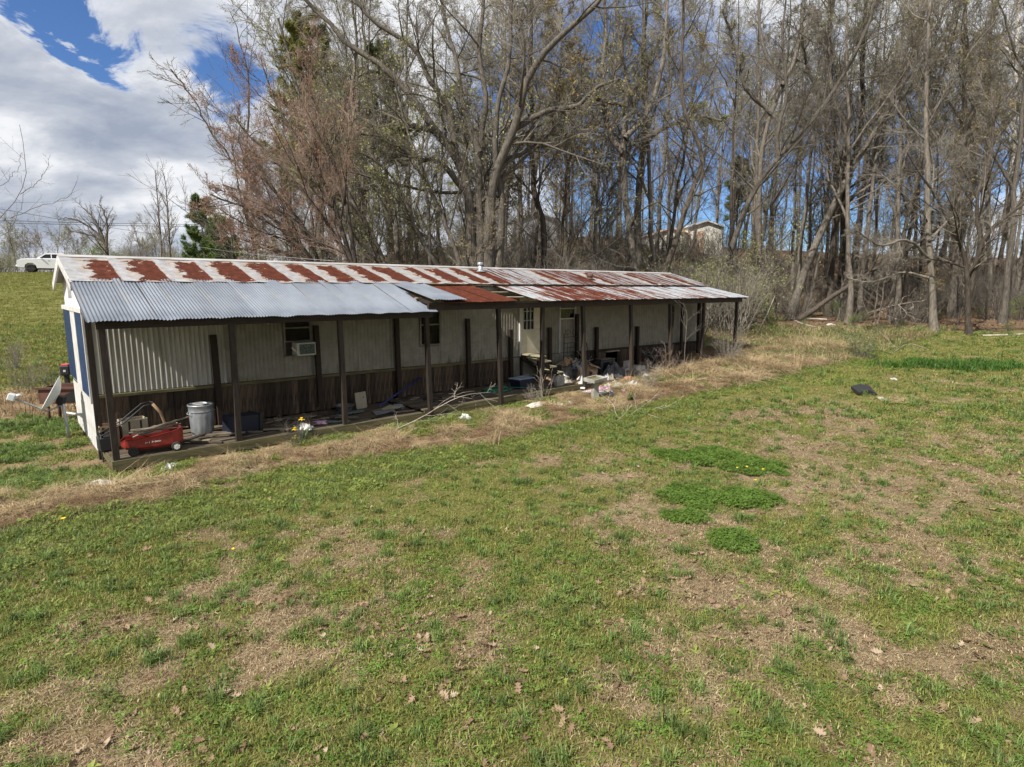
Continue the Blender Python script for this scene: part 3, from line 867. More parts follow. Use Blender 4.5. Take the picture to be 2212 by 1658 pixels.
# ------------------------------------------------------------------ porch
PORCH = empty('porch', (O[0], O[1], 0), HROT)
tag(PORCH, 'lean-to timber porch with corrugated roof running along the front of the mobile home', 'porch')
def deck(x0, x1, z, y0=0.0, y1=YW - .03, w=.138, gap=.008):
    y = y0 + .01; k = 0; r = random.Random(int(x0 * 10))
    while y + w < y1 + .03:
        ln = x1 - x0
        MB().box(((x0 + x1) / 2 + r.uniform(-.02, .02), y + w / 2, z - .018 + r.uniform(-.003, .003)), (ln, w - gap, .034)).build('deck_board', M_deck, PORCH)
        y += w
deck(0, 3.2, .28); deck(3.205, 6.36, .275); deck(6.37, 10.3, .345); deck(10.305, 14.1, .36)
for (a, b_, z, h) in ((0, 3.2, .13, .165), (3.205, 6.36, .13, .16), (6.37, 10.3, .24, .12), (10.305, 14.1, .265, .13), (6.37, 9.6, .10, .13)):
    MB().box(((a + b_) / 2, -.018, z + h / 2 - .02), (b_ - a, .036, h)).build('edge_board', M_fascia, PORCH)
MB().box((-.02, .9, .20), (.036, 1.85, .14)).build('edge_board', M_fascia, PORCH)
for X in (.1, 2.1, 4.3, 6.4, 8.8, 10.4, 12.1, 14.0):
    MB().box((X, .95, .10), (.09, 1.7, .22)).build('joist', M_beam, PORCH)
posts = [(.02, .28, 2.60), (2.11, .28, 2.60), (4.32, .28, 2.60), (6.53, .06, 2.62), (8.79, .05, 2.74), (10.42, .36, 2.74), (12.10, .10, 2.74), (14.42, .1, 2.76), (16.63, .2, 2.77), (18.80, .3, 2.77), (21.22, .35, 2.78)]
for i, (X, z0, z1) in enumerate(posts):
    lean = random.Random(i).uniform(-.03, .03)
    b = MB(); b.bar((X + lean, .055 if z0 >= .27 else -.09, z0), (X, .055, z1), .10, .10, (0, 1, 0)); b.build('post', M_wood, PORCH)
MB().bar((21.05, 1.6, .35), (21.0, 1.6, 2.85), .12, .12, (0, 1, 0)).build('post', M_wood, PORCH)
MB().bar((19.95, 1.7, .35), (19.9, 1.7, 2.85), .09, .09, (0, 1, 0)).build('post', M_wood, PORCH)
MB().bar((-.04, 1.25, .05), (-.04, 1.25, 3.1), .10, .10, (0, 1, 0)).build('post', M_wood, PORCH)
for i, (X, zt) in enumerate([(2.25, 2.27), (4.55, 2.38), (6.76, 2.55), (9.12, 2.40), (10.77, 2.01), (12.48, 2.0), (13.78, 2.41), (14.82, 1.92), (17.17, 1.85)]):
    MB().bar((X, 1.80, .26 if X < 14 else .3), (X - .03, 1.80, zt), .12, .09, (0, 1, 0)).build('rail_post', M_beam, PORCH)
MB().box((3.32, .03, 2.645), (6.75, .07, .14)).build('header_beam', M_beam, PORCH)
MB().box((14.05, .03, 2.815), (14.95, .07, .16)).build('header_beam', M_beam, PORCH)
MB().box((14.05, -.015, 2.90), (14.95, .03, .06)).build('eave_batten', M_wood, PORCH)
for i in range(9):
    X = .05 + i * .82
    MB().bar((X, -.02, 2.70), (X, YW, 3.36), .045, .09).build('rafter', M_beam, PORCH)
for i in range(19):
    X = 6.65 + i * .84
    if 9.0 < X < 10.4: continue
    MB().bar((X, -.04, 2.89), (X, YW, 3.275), .045, .08).build('rafter', M_beam, PORCH)
for k, (yy, zz) in enumerate(((.55, 2.955), (1.25, 3.195))):
    MB().box((3.3, yy, zz - .055), (6.7, .08, .03), (math.atan2(.66, 1.95), 0, 0)).build('purlin', M_beam, PORCH)
for k, (yy, zz) in enumerate(((.55, 3.05), (1.25, 3.185))):
    MB().box((14.0, yy, zz - .03), (14.9, .08, .03), (math.atan2(.39, 1.95), 0, 0)).build('purlin', M_scrap, PORCH)
GM = [roof_mesh(.70, 2.08, .72, 12, .008, .022 if k else .012, 20 + k) for k in range(3)]
for k in GM: k.materials.append(M_galv)
for i in range(10):
    o = obj('galvanised_sheet', GM[i % 3], None, PORCH)
    o.location = (-.20 + i * .695, -.13, 2.715 + (i % 2) * .004); o.rotation_euler = (0, 0, rr.uniform(-.004, .004))
# the last lifted galvanised sheet lapping the streaked roof
LM = roof_mesh(1.0, 2.12, .44, 12, .009, .03, 31); LM.materials.append(M_galv)
o = obj('lifted_sheet', LM, None, PORCH); o.location = (6.62, -.14, 2.985); o.rotation_euler = (0, -.02, 0)
SM = [roof_mesh(.81, 2.08, .43, 10, .008, .008, 40 + k) for k in range(3)]
for k in SM: k.materials.append(M_rusts)
ramt = [.82, .90, .86, 0, .46, .54, .62, .58, .60, .50, .60, .50, .46, .42, .48, .40, .52, .36, .34]
for i in range(19):
    X = 6.98 + i * .785
    if i == 3: continue                       # the missing sheet
    o = obj('corrugated_sheet', SM[i % 3], None, PORCH)
    o.location = (X, -.14, 2.925 + (i % 2) * .004 + (.012 if i == 2 else 0)); o.color = (ramt[i], 0, 0, 1)
    if i == 2: o.location.x -= .04; o.rotation_euler = (0, 0, .015)
# steps
ST = empty('wooden_steps', (O[0], O[1], 0), HROT)
tag(ST, 'open wooden steps with five treads below the cream door', 'steps')
for k, (X, z) in enumerate([(11.36, 1.20), (11.60, 1.02), (11.84, .83), (12.16, .62), (12.42, .43)]):
    MB().box((X, 1.42, z), (.27, .86, .04)).build('tread', M_tread, ST)
for y in (1.06, 1.78):
    MB().bar((11.22, y, 1.12), (12.56, y, .30), .04, .12, (0, 0, 1)).build('stringer', M_beam, ST)
MB().box((11.25, 1.06, .75), (.09, .09, .85)).build('leg', M_beam, ST)

# ------------------------------------------------------------------ trees
def tubes(P, R, sides):
    P = np.asarray(P, float); n, k, _ = P.shape
    T = np.empty_like(P)
    T[:, 1:-1] = P[:, 2:] - P[:, :-2]; T[:, 0] = P[:, 1] - P[:, 0]; T[:, -1] = P[:, -1] - P[:, -2]
    T /= np.linalg.norm(T, axis=2, keepdims=True) + 1e-9
    mean = T.mean(1); ref = np.where(np.abs(mean[:, 2:3]) > .8, np.array([[1., 0, 0]]), np.array([[0, 0, 1.]]))
    N = np.cross(T, ref[:, None, :]); N /= np.linalg.norm(N, axis=2, keepdims=True) + 1e-9
    B = np.cross(T, N)
    a = np.arange(sides) * 2 * np.pi / sides
    ring = N[:, :, None, :] * np.cos(a)[None, None, :, None] + B[:, :, None, :] * np.sin(a)[None, None, :, None]
    Vv = P[:, :, None, :] + ring * R[:, :, None, None]
    idx = np.arange(n * k * sides).reshape(n, k, sides)
    a0 = idx[:, :-1, :]; a1 = np.roll(a0, -1, 2); b0 = idx[:, 1:, :]; b1 = np.roll(b0, -1, 2)
    Fq = np.stack([a0.ravel(), a1.ravel(), b1.ravel(), b0.ravel()], 1)
    return Vv.reshape(-1, 3), Fq
class Soup:
    def __init__(s): s.V = []; s.F = []; s.T = []; s.n = 0
    def quads(s, V, F): s.V.append(V); s.F.append(F + s.n); s.n += len(V)
    def tris(s, V, F): s.V.append(V); s.T.append(F + s.n); s.n += len(V)
    def mesh(s, name):
        fs = []
        if s.F: fs.append(np.concatenate(s.F))
        if s.T: fs.append(np.concatenate(s.T))
        return fast_mesh(name, np.concatenate(s.V), fs)
def unit(a): return a / (np.linalg.norm(a, axis=-1, keepdims=True) + 1e-9)
def grow(rng, P, R, nch, tmin, tmax, ratio, ang, k, up, wig, rr, taper=.3, minr=.004, side=None):
    n, K, _ = P.shape
    m = n * nch
    pi = np.repeat(np.arange(n), nch)
    t = (np.tile(np.arange(nch), n) + rng.rand(m)) / nch * (tmax - tmin) + tmin
    f = np.clip(t * (K - 1), 0, K - 1.001); i = f.astype(int); fr = (f - i)[:, None]
    st = P[pi, i] * (1 - fr) + P[pi, i + 1] * fr
    tan = unit(P[pi, i + 1] - P[pi, i])
    L0 = np.linalg.norm(np.diff(P, axis=1), axis=2).sum(1)[pi]
    r0 = np.maximum((R[pi, i] * (1 - fr[:, 0]) + R[pi, i + 1] * fr[:, 0]) * rr * rng.uniform(.7, 1.15, m), minr)
    L = L0 * ratio * (1.12 - .62 * t) * rng.uniform(.55, 1.25, m)
    q = rng.normal(size=(m, 3)); perp = unit(q - (q * tan).sum(1, keepdims=True) * tan)
    aa = np.radians(ang) * rng.uniform(.7, 1.3, m)[:, None]
    dv = np.cos(aa) * tan + np.sin(aa) * perp
    if side is not None: dv = unit(dv + np.array(side))
    pts = [st]; cur = st
    for s_ in range(k - 1):
        dv = unit(dv + wig * rng.normal(size=(m, 3)) + np.array([0, 0, up]))
        cur = cur + dv * (L / (k - 1))[:, None]; pts.append(cur)
    Pn = np.stack(pts, 1)
    Rn = r0[:, None] * np.linspace(1, taper, k)[None, :]
    return Pn, np.maximum(Rn, minr * .6)
def resample(pts, k):
    pts = np.asarray(pts, float)
    # Catmull-Rom through the traced points, then even spacing
    q = np.vstack([2 * pts[0] - pts[1], pts, 2 * pts[-1] - pts[-2]])
    out = []
    for i in range(1, len(q) - 2):
        for t in np.linspace(0, 1, 8, endpoint=False):
            a, b, c, d_ = q[i - 1], q[i], q[i + 1], q[i + 2]
            out.append(.5 * ((2 * b) + (c - a) * t + (2 * a - 5 * b + 4 * c - d_) * t * t + (3 * b - a - 3 * c + d_) * t ** 3))
    out.append(q[-2]); out = np.array(out)
    s = np.concatenate([[0], np.cumsum(np.linalg.norm(np.diff(out, axis=0), axis=1))])
    u = np.linspace(0, s[-1], k)
    return np.stack([np.interp(u, s, out[:, j]) for j in range(3)], 1)
def leaf_cards(rng, P, n, size, spread=.06):
    """small bent leaf or bud faces set along the twigs P (m,k,3)"""
    m, k, _ = P.shape
    i = rng.randint(0, m, n); j = rng.randint(max(1, k // 2), k, n)
    c = P[i, j] + rng.normal(size=(n, 3)) * spread
    a = unit(rng.normal(size=(n, 3))); b = unit(np.cross(a, rng.normal(size=(n, 3))))
    s = size * rng.uniform(.5, 1.3, n)[:, None]
    Vv = np.stack([c - a * s, c + b * s * .45, c + a * s, c - b * s * .45], 1).reshape(-1, 3)
    Fq = np.arange(n * 4).reshape(n, 4)
    return Vv, Fq
def crown_mesh(name, rng, limbs, spec, leafn=0, leafs=.05, leafspread=.06):
    """limbs: list of (pts (k,3), radii (k)); spec: rows for grow(); returns trunk, crown, leaf meshes"""
    tr = Soup(); cr = Soup()
    for (P, R) in limbs:
        v, f = tubes(P[None], R[None], 9); tr.quads(v, f)
    K = 10
    P = np.stack([p if len(p) == K else resample(p, K) for p, r in limbs])
    R = np.stack([np.interp(np.linspace(0, 1, K), np.linspace(0, 1, len(r)), r) for p, r in limbs])
    for li, sp in enumerate(spec):
        P, R = grow(rng, P, R, **sp)
        v, f = tubes(P, R, 5 if li == 0 else (4 if li == 1 else 3))
        (tr if li == 0 else cr).quads(v, f)
    lm = None
    if leafn:
        lv, lf = leaf_cards(rng, P, leafn, leafs, leafspread)
        lm = fast_mesh(name + '_leaf', lv, lf)
    return tr.mesh(name + '_trunk'), cr.mesh(name + '_crown'), lm
def hero(name, label, limbs_px, depth, spec, bark=M_bark, twig=M_twig, leaf=None, leafn=0, leafs=.05, seed=1, group=None, cat='tree', jitter=1.2):
    rng = np.random.RandomState(seed)
    bx = at(limbs_px[0][0][0][0], limbs_px[0][0][0][1], depth)
    base = np.array([bx[0], depth, g1(bx[0], depth)])
    limbs = []
    for li, (pp, w0, w1) in enumerate(limbs_px):
        n = len(pp); dz = rng.uniform(-1, 1) * jitter
        pts = np.array([at(a, b, depth + dz * (i / (n - 1)) ** 1.3 * (1 if li else .6)) for i, (a, b) in enumerate(pp)])
        if li == 0 and pts[0][2] > base[2]:
            pts = np.vstack([base - [0, 0, .15], pts[1:]]) if pts[0][2] - base[2] < .6 else np.vstack([[pts[0][0], depth, base[2] - .15], pts])
        k = 22
        P = resample(pts, k)
        P[1:-1] += rng.normal(size=(k - 2, 3)) * .018
        r0 = w0 / 2 / FPX * depth; r1 = w1 / 2 / FPX * depth
        R = np.linspace(r0, r1, k)
        if li == 0: R[0] *= 1.5; R[1] *= 1.2
        limbs.append((P - base, R))
    tm, cm, lm = crown_mesh(name, rng, limbs, spec, leafn, leafs)
    o = empty(name, tuple(base))
    tag(o, label, cat, group)
    obj('trunk', tm, bark, o, True); obj('crown', cm, twig, o, False)
    if lm is not None: obj('foliage', lm, leaf, o)
    return o
def S(nch, ratio, ang, k=5, tmin=.25, tmax=.98, up=.03, wig=.10, rr=.5, **kw):
    d = dict(nch=nch, ratio=ratio, ang=ang, k=k, tmin=tmin, tmax=tmax, up=up, wig=wig, rr=rr); d.update(kw); return d
SPEC_BIG = [S(11, .36, 48, 7, .22, 1.0, .03, .14, .42), S(8, .48, 42, 6, .12, 1, .02, .14, .45, minr=.013), S(6, .54, 40, 4, .1, 1, .02, .15, .55, minr=.009), S(6, .72, 40, 3, .1, 1, .02, .16, .6, minr=.0065)]
SPEC_TALL = [S(14, .25, 44, 6, .28, 1.0, .05, .13, .42), S(7, .52, 40, 5, .12, 1, .03, .14, .5, minr=.013), S(7, .56, 40, 4, .1, 1, .02, .15, .55, minr=.010), S(5, .85, 34, 3, .1, 1, .03, .12, .6, minr=.006)]
SPEC_FAN = [S(10, .40, 38, 6, .15, 1.0, .05, .12, .5), S(7, .5, 34, 5, .1, 1, .05, .12, .55, minr=.011), S(7, .54, 34, 4, .1, 1, .04, .13, .55, minr=.0075), S(6, .70, 34, 3, .1, 1, .03, .14, .7, minr=.006)]

hero('oak_tree', 'huge many-stemmed oak with spreading limbs behind the middle of the roof', [
  ([(1022, 600), (1018, 500), (1008, 400), (980, 332), (940, 281), (910, 236), (836, 151), (770, 107), (740, 89), (703, 40), (659, 0), (620, -50)], 26, 6),
  ([(1055, 600), (1058, 443), (1080, 351), (1113, 273), (1131, 199), (1146, 155), (1187, 103), (1224, 66), (1290, 10), (1330, -50)], 25, 7),
  ([(1038, 600), (1036, 470), (1035, 330), (1050, 220), (1035, 120), (1045, 0), (1040, -90)], 20, 5),
  ([(985, 335), (970, 236), (929, 174), (893, 103), (840, 70), (792, 33), (750, -40)], 15, 5),
  ([(1075, 590), (1085, 450), (1070, 340), (1075, 230), (1100, 130), (1105, 0), (1120, -80)], 17, 5),
  ([(940, 284), (905, 274), (873, 277), (850, 287)], 13, 9),
  ([(1110, 280), (1180, 240), (1240, 232), (1290, 190), (1340, 170)], 14, 5),
  ([(1036, 330), (1000, 230), (985, 130), (960, 40), (950, -60)], 13, 4),
  ([(1080, 350), (1130, 330), (1180, 290), (1230, 300)], 11, 4),
  ([(1010, 420), (950, 350), (900, 345), (840, 300), (780, 290)], 14, 4),
 ], 30, SPEC_BIG, M_bark, M_twig, M_budo, 5000, .05, 3, jitter=3.0)
hero('tree', 'straight dark tree rising just right of the huge oak', [([(1176, 600), (1172, 480), (1152, 400), (1148, 250), (1146, 120), (1150, -80)], 15, 6), ([(1150, 330), (1190, 250), (1210, 150), (1215, 20)], 8, 3)], 34, SPEC_TALL, M_barkd, M_twig, M_budy, 5000, .06, 5)
hero('tree', 'forked tree with a broad crown above the pale grey shed', [([(1372, 600), (1353, 443), (1346, 320), (1350, 250), (1355, 180), (1340, 100), (1330, 0), (1325, -80)], 17, 5), ([(1346, 330), (1318, 290), (1300, 190), (1310, 60), (1300, -60)], 13, 4), ([(1350, 300), (1400, 240), (1430, 140), (1440, 30), (1450, -60)], 13, 4), ([(1352, 230), (1290, 215), (1240, 217), (1190, 230)], 10, 4)], 36, SPEC_BIG, M_bark, M_twig, M_budo, 5000, .055, 6, jitter=2)
hero('tree', 'tree with a limb bent flat to the right, left of the rusty shed', [([(1378, 600), (1378, 450), (1388, 330), (1395, 250), (1390, 120), (1400, -40)], 18, 6), ([(1388, 320), (1420, 285), (1455, 268), (1500, 250), (1560, 262)], 11, 4)], 39, SPEC_TALL, M_bark, M_twig, M_budo, 3500, .055, 7)
hero('tree', 'thin dark trunk snaking upward in front of the rusty shed', [([(1434, 600), (1462, 520), (1475, 470), (1500, 400), (1518, 345), (1505, 300), (1480, 240), (1470, 150), (1478, 40), (1470, -60)], 14, 4)], 33, SPEC_TALL, M_barkd, M_twig, M_budo, 900, .05, 8)
hero('tree', 'long trunk leaning right behind the far end of the house', [([(1556, 620), (1590, 510), (1625, 420), (1680, 343), (1720, 300), (1770, 240), (1830, 150), (1880, 40), (1900, -40)], 13, 5), ([(1680, 345), (1680, 280), (1700, 200), (1690, 90), (1700, -30)], 9, 3)], 37, SPEC_TALL, M_bark, M_twig, None, 0, .05, 9)
hero('tree', 'pale upright tree forking high above the cream shed', [([(1640, 610), (1640, 430), (1645, 330), (1668, 240), (1690, 180), (1650, 110), (1640, 30), (1640, -60)], 13, 4), ([(1690, 185), (1720, 120), (1735, 20), (1740, -60)], 9, 4), ([(1665, 245), (1610, 190), (1590, 110), (1560, 20)], 9, 4)], 42, SPEC_TALL, M_bark, M_twig, M_budo, 1200, .05, 10)
hero('tree', 'thick brown trunk leaning right at the wood edge beside the fallen sticks', [([(1706, 680), (1740, 580), (1793, 461), (1827, 391), (1880, 300), (1944, 195), (1980, 90), (2000, 0), (2010, -70)], 17, 5), ([(1795, 460), (1850, 420), (1920, 380), (1990, 370)], 8, 3), ([(1827, 391), (1830, 300), (1800, 210), (1790, 110), (1800, 0)], 11, 4)], 39, SPEC_TALL, M_bark, M_twig, None, 0, .05, 11, jitter=2)
hero('tree', 'dark upright trunk just right of the leaning brown trunk', [([(1790, 655), (1800, 520), (1811, 412), (1805, 300), (1797, 208), (1790, 90), (1795, -60)], 14, 6)], 41, SPEC_TALL, M_barkd, M_twig, None, 0, .05, 12)
hero('tree', 'dark twin-limbed trunk above the green bush at the wood edge', [([(1816, 650), (1822, 500), (1827, 412), (1862, 269), (1862, 130), (1870, 0), (1870, -60)], 15, 6), ([(1827, 410), (1790, 330), (1780, 240), (1740, 130), (1730, 20)], 10, 4)], 43, SPEC_TALL, M_barkd, M_twig, None, 0, .05, 13)
hero('leaning_tree', 'low trunk leaning far to the right across the wood edge', [([(1718, 690), (1800, 640), (1890, 582), (1990, 520), (2080, 450), (2140, 380)], 11, 4)], 38, SPEC_TALL, M_barkd, M_twig, None, 0, .05, 14)
hero('tree', 'pale slender trunk standing at the lawn edge on the right', [([(2018, 720), (2012, 600), (2006, 500), (2003, 380), (2000, 250), (2003, 130), (2010, -20), (2012, -80)], 14, 5), ([(2008, 560), (1960, 520), (1900, 530), (1850, 500)], 7, 2), ([(2006, 600), (1950, 590), (1880, 610), (1830, 600)], 6, 2), ([(2007, 520), (2060, 470), (2110, 480)], 6, 2)], 32, SPEC_TALL, M_barkl, M_twig, None, 0, .05, 15, jitter=3)
hero('tree', 'crooked dark tree with low arching branches at the lawn edge', [([(2093, 722), (2090, 640), (2085, 560), (2060, 500), (2030, 440), (1990, 380), (1960, 330)], 12, 3), ([(2093, 645), (2110, 560), (2140, 500), (2200, 450), (2280, 400)], 11, 4), ([(2088, 600), (2120, 540), (2110, 430), (2140, 330), (2150, 200)], 10, 3)], 31, SPEC_FAN[:3] + [S(2, .6, 38, 3)], M_barkd, M_twig, None, 0, .05, 16, jitter=2)
hero('tree', 'thick pale trunk with a slight bend in the right-hand woods', [([(2055, 700), (2062, 560), (2075, 400), (2082, 250), (2085, 100), (2085, -60)], 15, 5)], 40, SPEC_TALL, M_barkl, M_twig, None, 0, .05, 17)
hero('sycamore_tree', 'white-barked sycamore at the far right of the woods', [([(2178, 690), (2183, 500), (2190, 300), (2195, 150), (2200, 0), (2200, -60)], 14, 6), ([(2193, 290), (2165, 240), (2135, 215), (2110, 190)], 6, 3), ([(2195, 330), (2225, 280), (2260, 250)], 6, 3)], 50, SPEC_TALL, M_sycamore, M_twig, M_budo, 500, .06, 18)
hero('tree', 'red-budding tree fanning out to the left above the middle of the roof', [([(770, 600), (705, 480), (625, 380), (545, 300), (505, 250)], 12, 3), ([(765, 590), (720, 440), (660, 330), (600, 230), (570, 150)], 10, 3), ([(760, 595), (660, 500), (560, 430), (480, 400)], 9, 2), ([(770, 590), (750, 450), (720, 350), (690, 260), (650, 160)], 10, 3)], 26, SPEC_FAN, M_barkd, M_twigr, M_budr, 7000, .035, 20, jitter=2)
hero('tree', 'red-budding thicket tree leaning left over the third roof sheets', [([(690, 600), (640, 520), (570, 460), (500, 440), (455, 420)], 10, 3), ([(695, 595), (610, 500), (540, 400), (500, 330)], 9, 2), ([(700, 600), (660, 500), (600, 420), (530, 350), (515, 290)], 9, 2), ([(690, 590), (600, 540), (530, 520), (480, 500)], 8, 2)], 28, SPEC_FAN, M_barkd, M_twigr, M_budr, 7000, .035, 21, jitter=2)
hero('tree', 'leaning grey tree with olive buds between the thicket and the huge oak', [([(830, 600), (770, 450), (700, 330), (650, 220), (625, 120), (600, 40)], 14, 4), ([(860, 600), (850, 450), (800, 330), (760, 220), (770, 110), (760, 0)], 13, 4), ([(840, 590), (790, 480), (730, 420), (650, 380), (590, 350)], 9, 3)], 31, SPEC_FAN, M_bark, M_twig, M_budo, 7000, .05, 22, jitter=2)
hero('tree', 'slanting tree growing left out of the foot of the huge oak', [([(1000, 600), (960, 480), (905, 350), (870, 250), (850, 150)], 13, 4), ([(960, 600), (900, 500), (860, 400), (800, 340), (740, 320)], 10, 3), ([(930, 600), (925, 450), (910, 350), (920, 240)], 9, 3)], 29, SPEC_FAN, M_bark, M_twig, M_budo, 4000, .05, 23, jitter=2)
hero('young_tree', 'bare grey sapling reaching in at the left edge of the picture', [([(-70, 640), (-40, 540), (-10, 480), (30, 440), (46, 415), (54, 370), (50, 310), (42, 270)], 2.6, .8), ([(-25, 490), (60, 455), (110, 440), (150, 420), (166, 392)], 1.6, .7), ([(44, 420), (80, 395), (100, 365), (108, 335)], 1.4, .6), ([(-30, 520), (20, 500), (50, 430), (46, 380)], 1.2, .6), ([(-40, 420), (10, 395), (40, 360), (48, 330)], 1.2, .6)], 15, [S(6, .30, 45, 5, .2, 1, .03, .10, .5, minr=.0028), S(4, .45, 42, 4, .2, 1, .02, .1, .5, minr=.0022)], M_twig, M_twig, None, 0, .03, 24, jitter=.4)
hero('tree', 'round-headed bare tree on the hill behind the left end of the roof', [([(235, 570), (228, 530), (205, 500), (170, 478), (140, 470)], 7, 2), ([(230, 540), (218, 500), (200, 470), (180, 450)], 5, 2), ([(230, 535), (232, 490), (225, 460), (215, 442)], 5, 2), ([(232, 530), (210, 515), (180, 505), (150, 500)], 4, 1.5)], 62, SPEC_FAN[:3], M_barkd, M_twig, None, 0, .05, 25, jitter=1)
hero('tree', 'taller of the two thin poplar-like trees above the left of the roof', [([(350, 580), (347, 520), (343, 460), (338, 400), (336, 368)], 5, 1.2)], 58, [S(26, .26, 32, 5, .2, 1, .06, .06, .5, minr=.012), S(5, .45, 32, 4, .15, 1, .05, .08, .6, minr=.009), S(4, .5, 32, 3, .15, 1, .05, .08, .6, minr=.007)], M_bark, M_twig, None, 0, .05, 26, jitter=.3)
hero('tree', 'shorter of the two thin poplar-like trees above the left of the roof', [([(368, 580), (366, 520), (362, 460), (358, 400), (352, 372)], 5, 1.2)], 60, [S(26, .26, 32, 5, .2, 1, .06, .06, .5, minr=.012), S(5, .45, 32, 4, .15, 1, .05, .08, .6, minr=.009), S(4, .5, 32, 3, .15, 1, .05, .08, .6, minr=.007)], M_bark, M_twig, None, 0, .05, 27, jitter=.3)

# --- pines
def pine(name, label, base, h, w, seed, m=M_pine, n=30, first=.12, needles=34, nl=.16, nw=.016):
    rng = np.random.RandomState(seed)
    k = 12
    P = np.stack([np.linspace(0, h * .05, k) * rng.uniform(-1, 1), np.zeros(k), np.linspace(-.2, h, k)], 1)
    R = np.linspace(h * .016, .012, k)
    tr = Soup(); v, f = tubes(P[None], R[None], 8); tr.quads(v, f)
    nb = n; t = np.linspace(first, .97, nb); a = rng.uniform(0, 6.28, nb)
    L = w * (1.05 - t) ** .75 * rng.uniform(.65, 1.15, nb) + .12 * w
    st = np.stack([np.interp(t, np.linspace(0, 1, k), P[:, 0]), np.zeros(nb), t * h], 1)
    dv = np.stack([np.cos(a), np.sin(a), rng.uniform(.05, .55, nb) + .5 * t], 1)
    pts = [st + dv * (L * s_)[:, None] + np.array([0, 0, 1.]) * (L * (.10 * s_ * s_))[:, None] for s_ in np.linspace(0, 1, 5)]
    PB = np.stack(pts, 1); RB = np.linspace(.028, .01, 5)[None] * np.ones((nb, 1))
    v, f = tubes(PB, RB, 5); tr.quads(v, f)
    P2, R2 = grow(rng, PB, RB, 7, .25, 1, .38, 45, 4, .10, .12, .6, minr=.006)
    v, f = tubes(P2, R2, 3); tr.quads(v, f)
    P3 = np.concatenate([P2[:, -1], P2[:, -2], PB[:, -1], P2[:, 1]])
    d3 = unit(np.concatenate([P2[:, -1] - P2[:, -2], P2[:, -1] - P2[:, -2], PB[:, -1] - PB[:, -2], (P2[:, 1] - P2[:, 0])]) + np.array([0, 0, .3]))
    m_ = len(P3); i = np.repeat(np.arange(m_), needles)
    q = unit(d3[i] * .75 + rng.normal(size=(len(i), 3)) * .75)
    ln = nl * rng.uniform(.6, 1.25, len(i))[:, None]
    sd = unit(np.cross(q, rng.normal(size=(len(i), 3)))) * nw
    c = P3[i] + rng.normal(size=(len(i), 3)) * .03
    Vn = np.stack([c - sd, c + sd, c + q * ln], 1).reshape(-1, 3)
    Fn = np.arange(len(i) * 3).reshape(-1, 3)
    o = empty(name, base); tag(o, label, 'pine')
    obj('trunk', tr.mesh('pine_trunk'), M_bark, o, True); obj('needles', fast_mesh('pine_needles', Vn, Fn), m, o)
    return o
b1 = gp(452, 585); bp = at(440, 560, 46)
def gat(px, depth):
    p = at(px, 600, depth); return (float(p[0]), float(depth), g1(p[0], depth))
pine('pine_tree', 'taller bright green young pine above the left part of the roof', gat(448, 40), 6.4, 1.6, 31, M_pine, 58, .10, 30, .24)
pine('pine_tree', 'shorter bushy young pine touching the taller one above the roof', gat(482, 39), 5.2, 1.5, 32, M_pine, 52, .08, 30, .24)
pine('pine_tree', 'low young pine sprout at the foot of the taller pine', gat(412, 41), 3.2, 1.0, 37, M_pine, 34, .1, 26, .2)
pine('pine_tree', 'tall yellowish pine standing behind the red-budding trees', gat(700, 46), 18.5, 3.8, 33, M_piney, 64, .30, 30, .40, .035)
pine('pine_tree', 'dark pine half hidden behind the left limbs of the huge oak', gat(850, 52), 17.0, 3.2, 34, M_pine, 50, .45, 28, .38, .032)
pine('pine_tree', 'far dark pine seen between trunks right of the cream shed', gat(1585, 80), 11.0, 2.6, 35, M_pine, 40, .3, 26, .36, .04)

# --- forest trees from templates
def template(seed, h, spread, spec, lean=0.0, leaf=0, leafs=.05, r0=None, bend=.25):
    rng = np.random.RandomState(seed)
    k = 22; t = np.linspace(0, 1, k)
    a = rng.uniform(0, 6.28)
    w = np.cumsum(rng.normal(size=(k, 2)) * bend * .22, 0); w -= w[0]
    P = np.stack([w[:, 0] + lean * h * t ** 1.3 * math.cos(a), w[:, 1] + lean * h * t ** 1.3 * math.sin(a), t * h - .2], 1)
    r = r0 or h * .0078
    R = r * (1 - .86 * t) ; R[0] *= 1.5; R[1] *= 1.2
    limbs = [(P, R)]
    for s_ in range(spread):
        i = rng.randint(6, 14); L = h * rng.uniform(.35, .6); az = rng.uniform(0, 6.28)
        dv = np.array([math.cos(az) * .5, math.sin(az) * .5, .85])
        q = P[i] + np.outer(np.linspace(0, 1, k), dv * L) + np.cumsum(rng.normal(size=(k, 3)) * .05, 0)
        q[0] = P[i]
        limbs.append((q, np.linspace(R[i] * .65, .02, k)))
    return crown_mesh('forest', rng, limbs, spec, leaf, leafs)
SP_F = [S(14, .27, 42, 6, .30, 1, .05, .14, .40), S(6, .5, 42, 4, .12, 1, .03, .14, .5, minr=.014), S(6, .58, 40, 3, .1, 1, .02, .15, .55, minr=.010), S(3, .9, 34, 3, .1, 1, .03, .12, .6, minr=.0065)]
SP_P = [S(14, .26, 40, 6, .48, 1, .06, .14, .45), S(7, .52, 42, 4, .12, 1, .03, .14, .5, minr=.014), S(6, .58, 40, 3, .1, 1, .02, .15, .55, minr=.010), S(3, .9, 34, 3, .1, 1, .03, .12, .6, minr=.0065)]
SP_FL = [S(15, .22, 48, 6, .12, 1, .04, .14, .40), S(6, .5, 42, 4, .12, 1, .03, .14, .5, minr=.014), S(6, .58, 40, 3, .1, 1, .02, .15, .55, minr=.010), S(3, .9, 34, 3, .1, 1, .03, .12, .6, minr=.0065)]
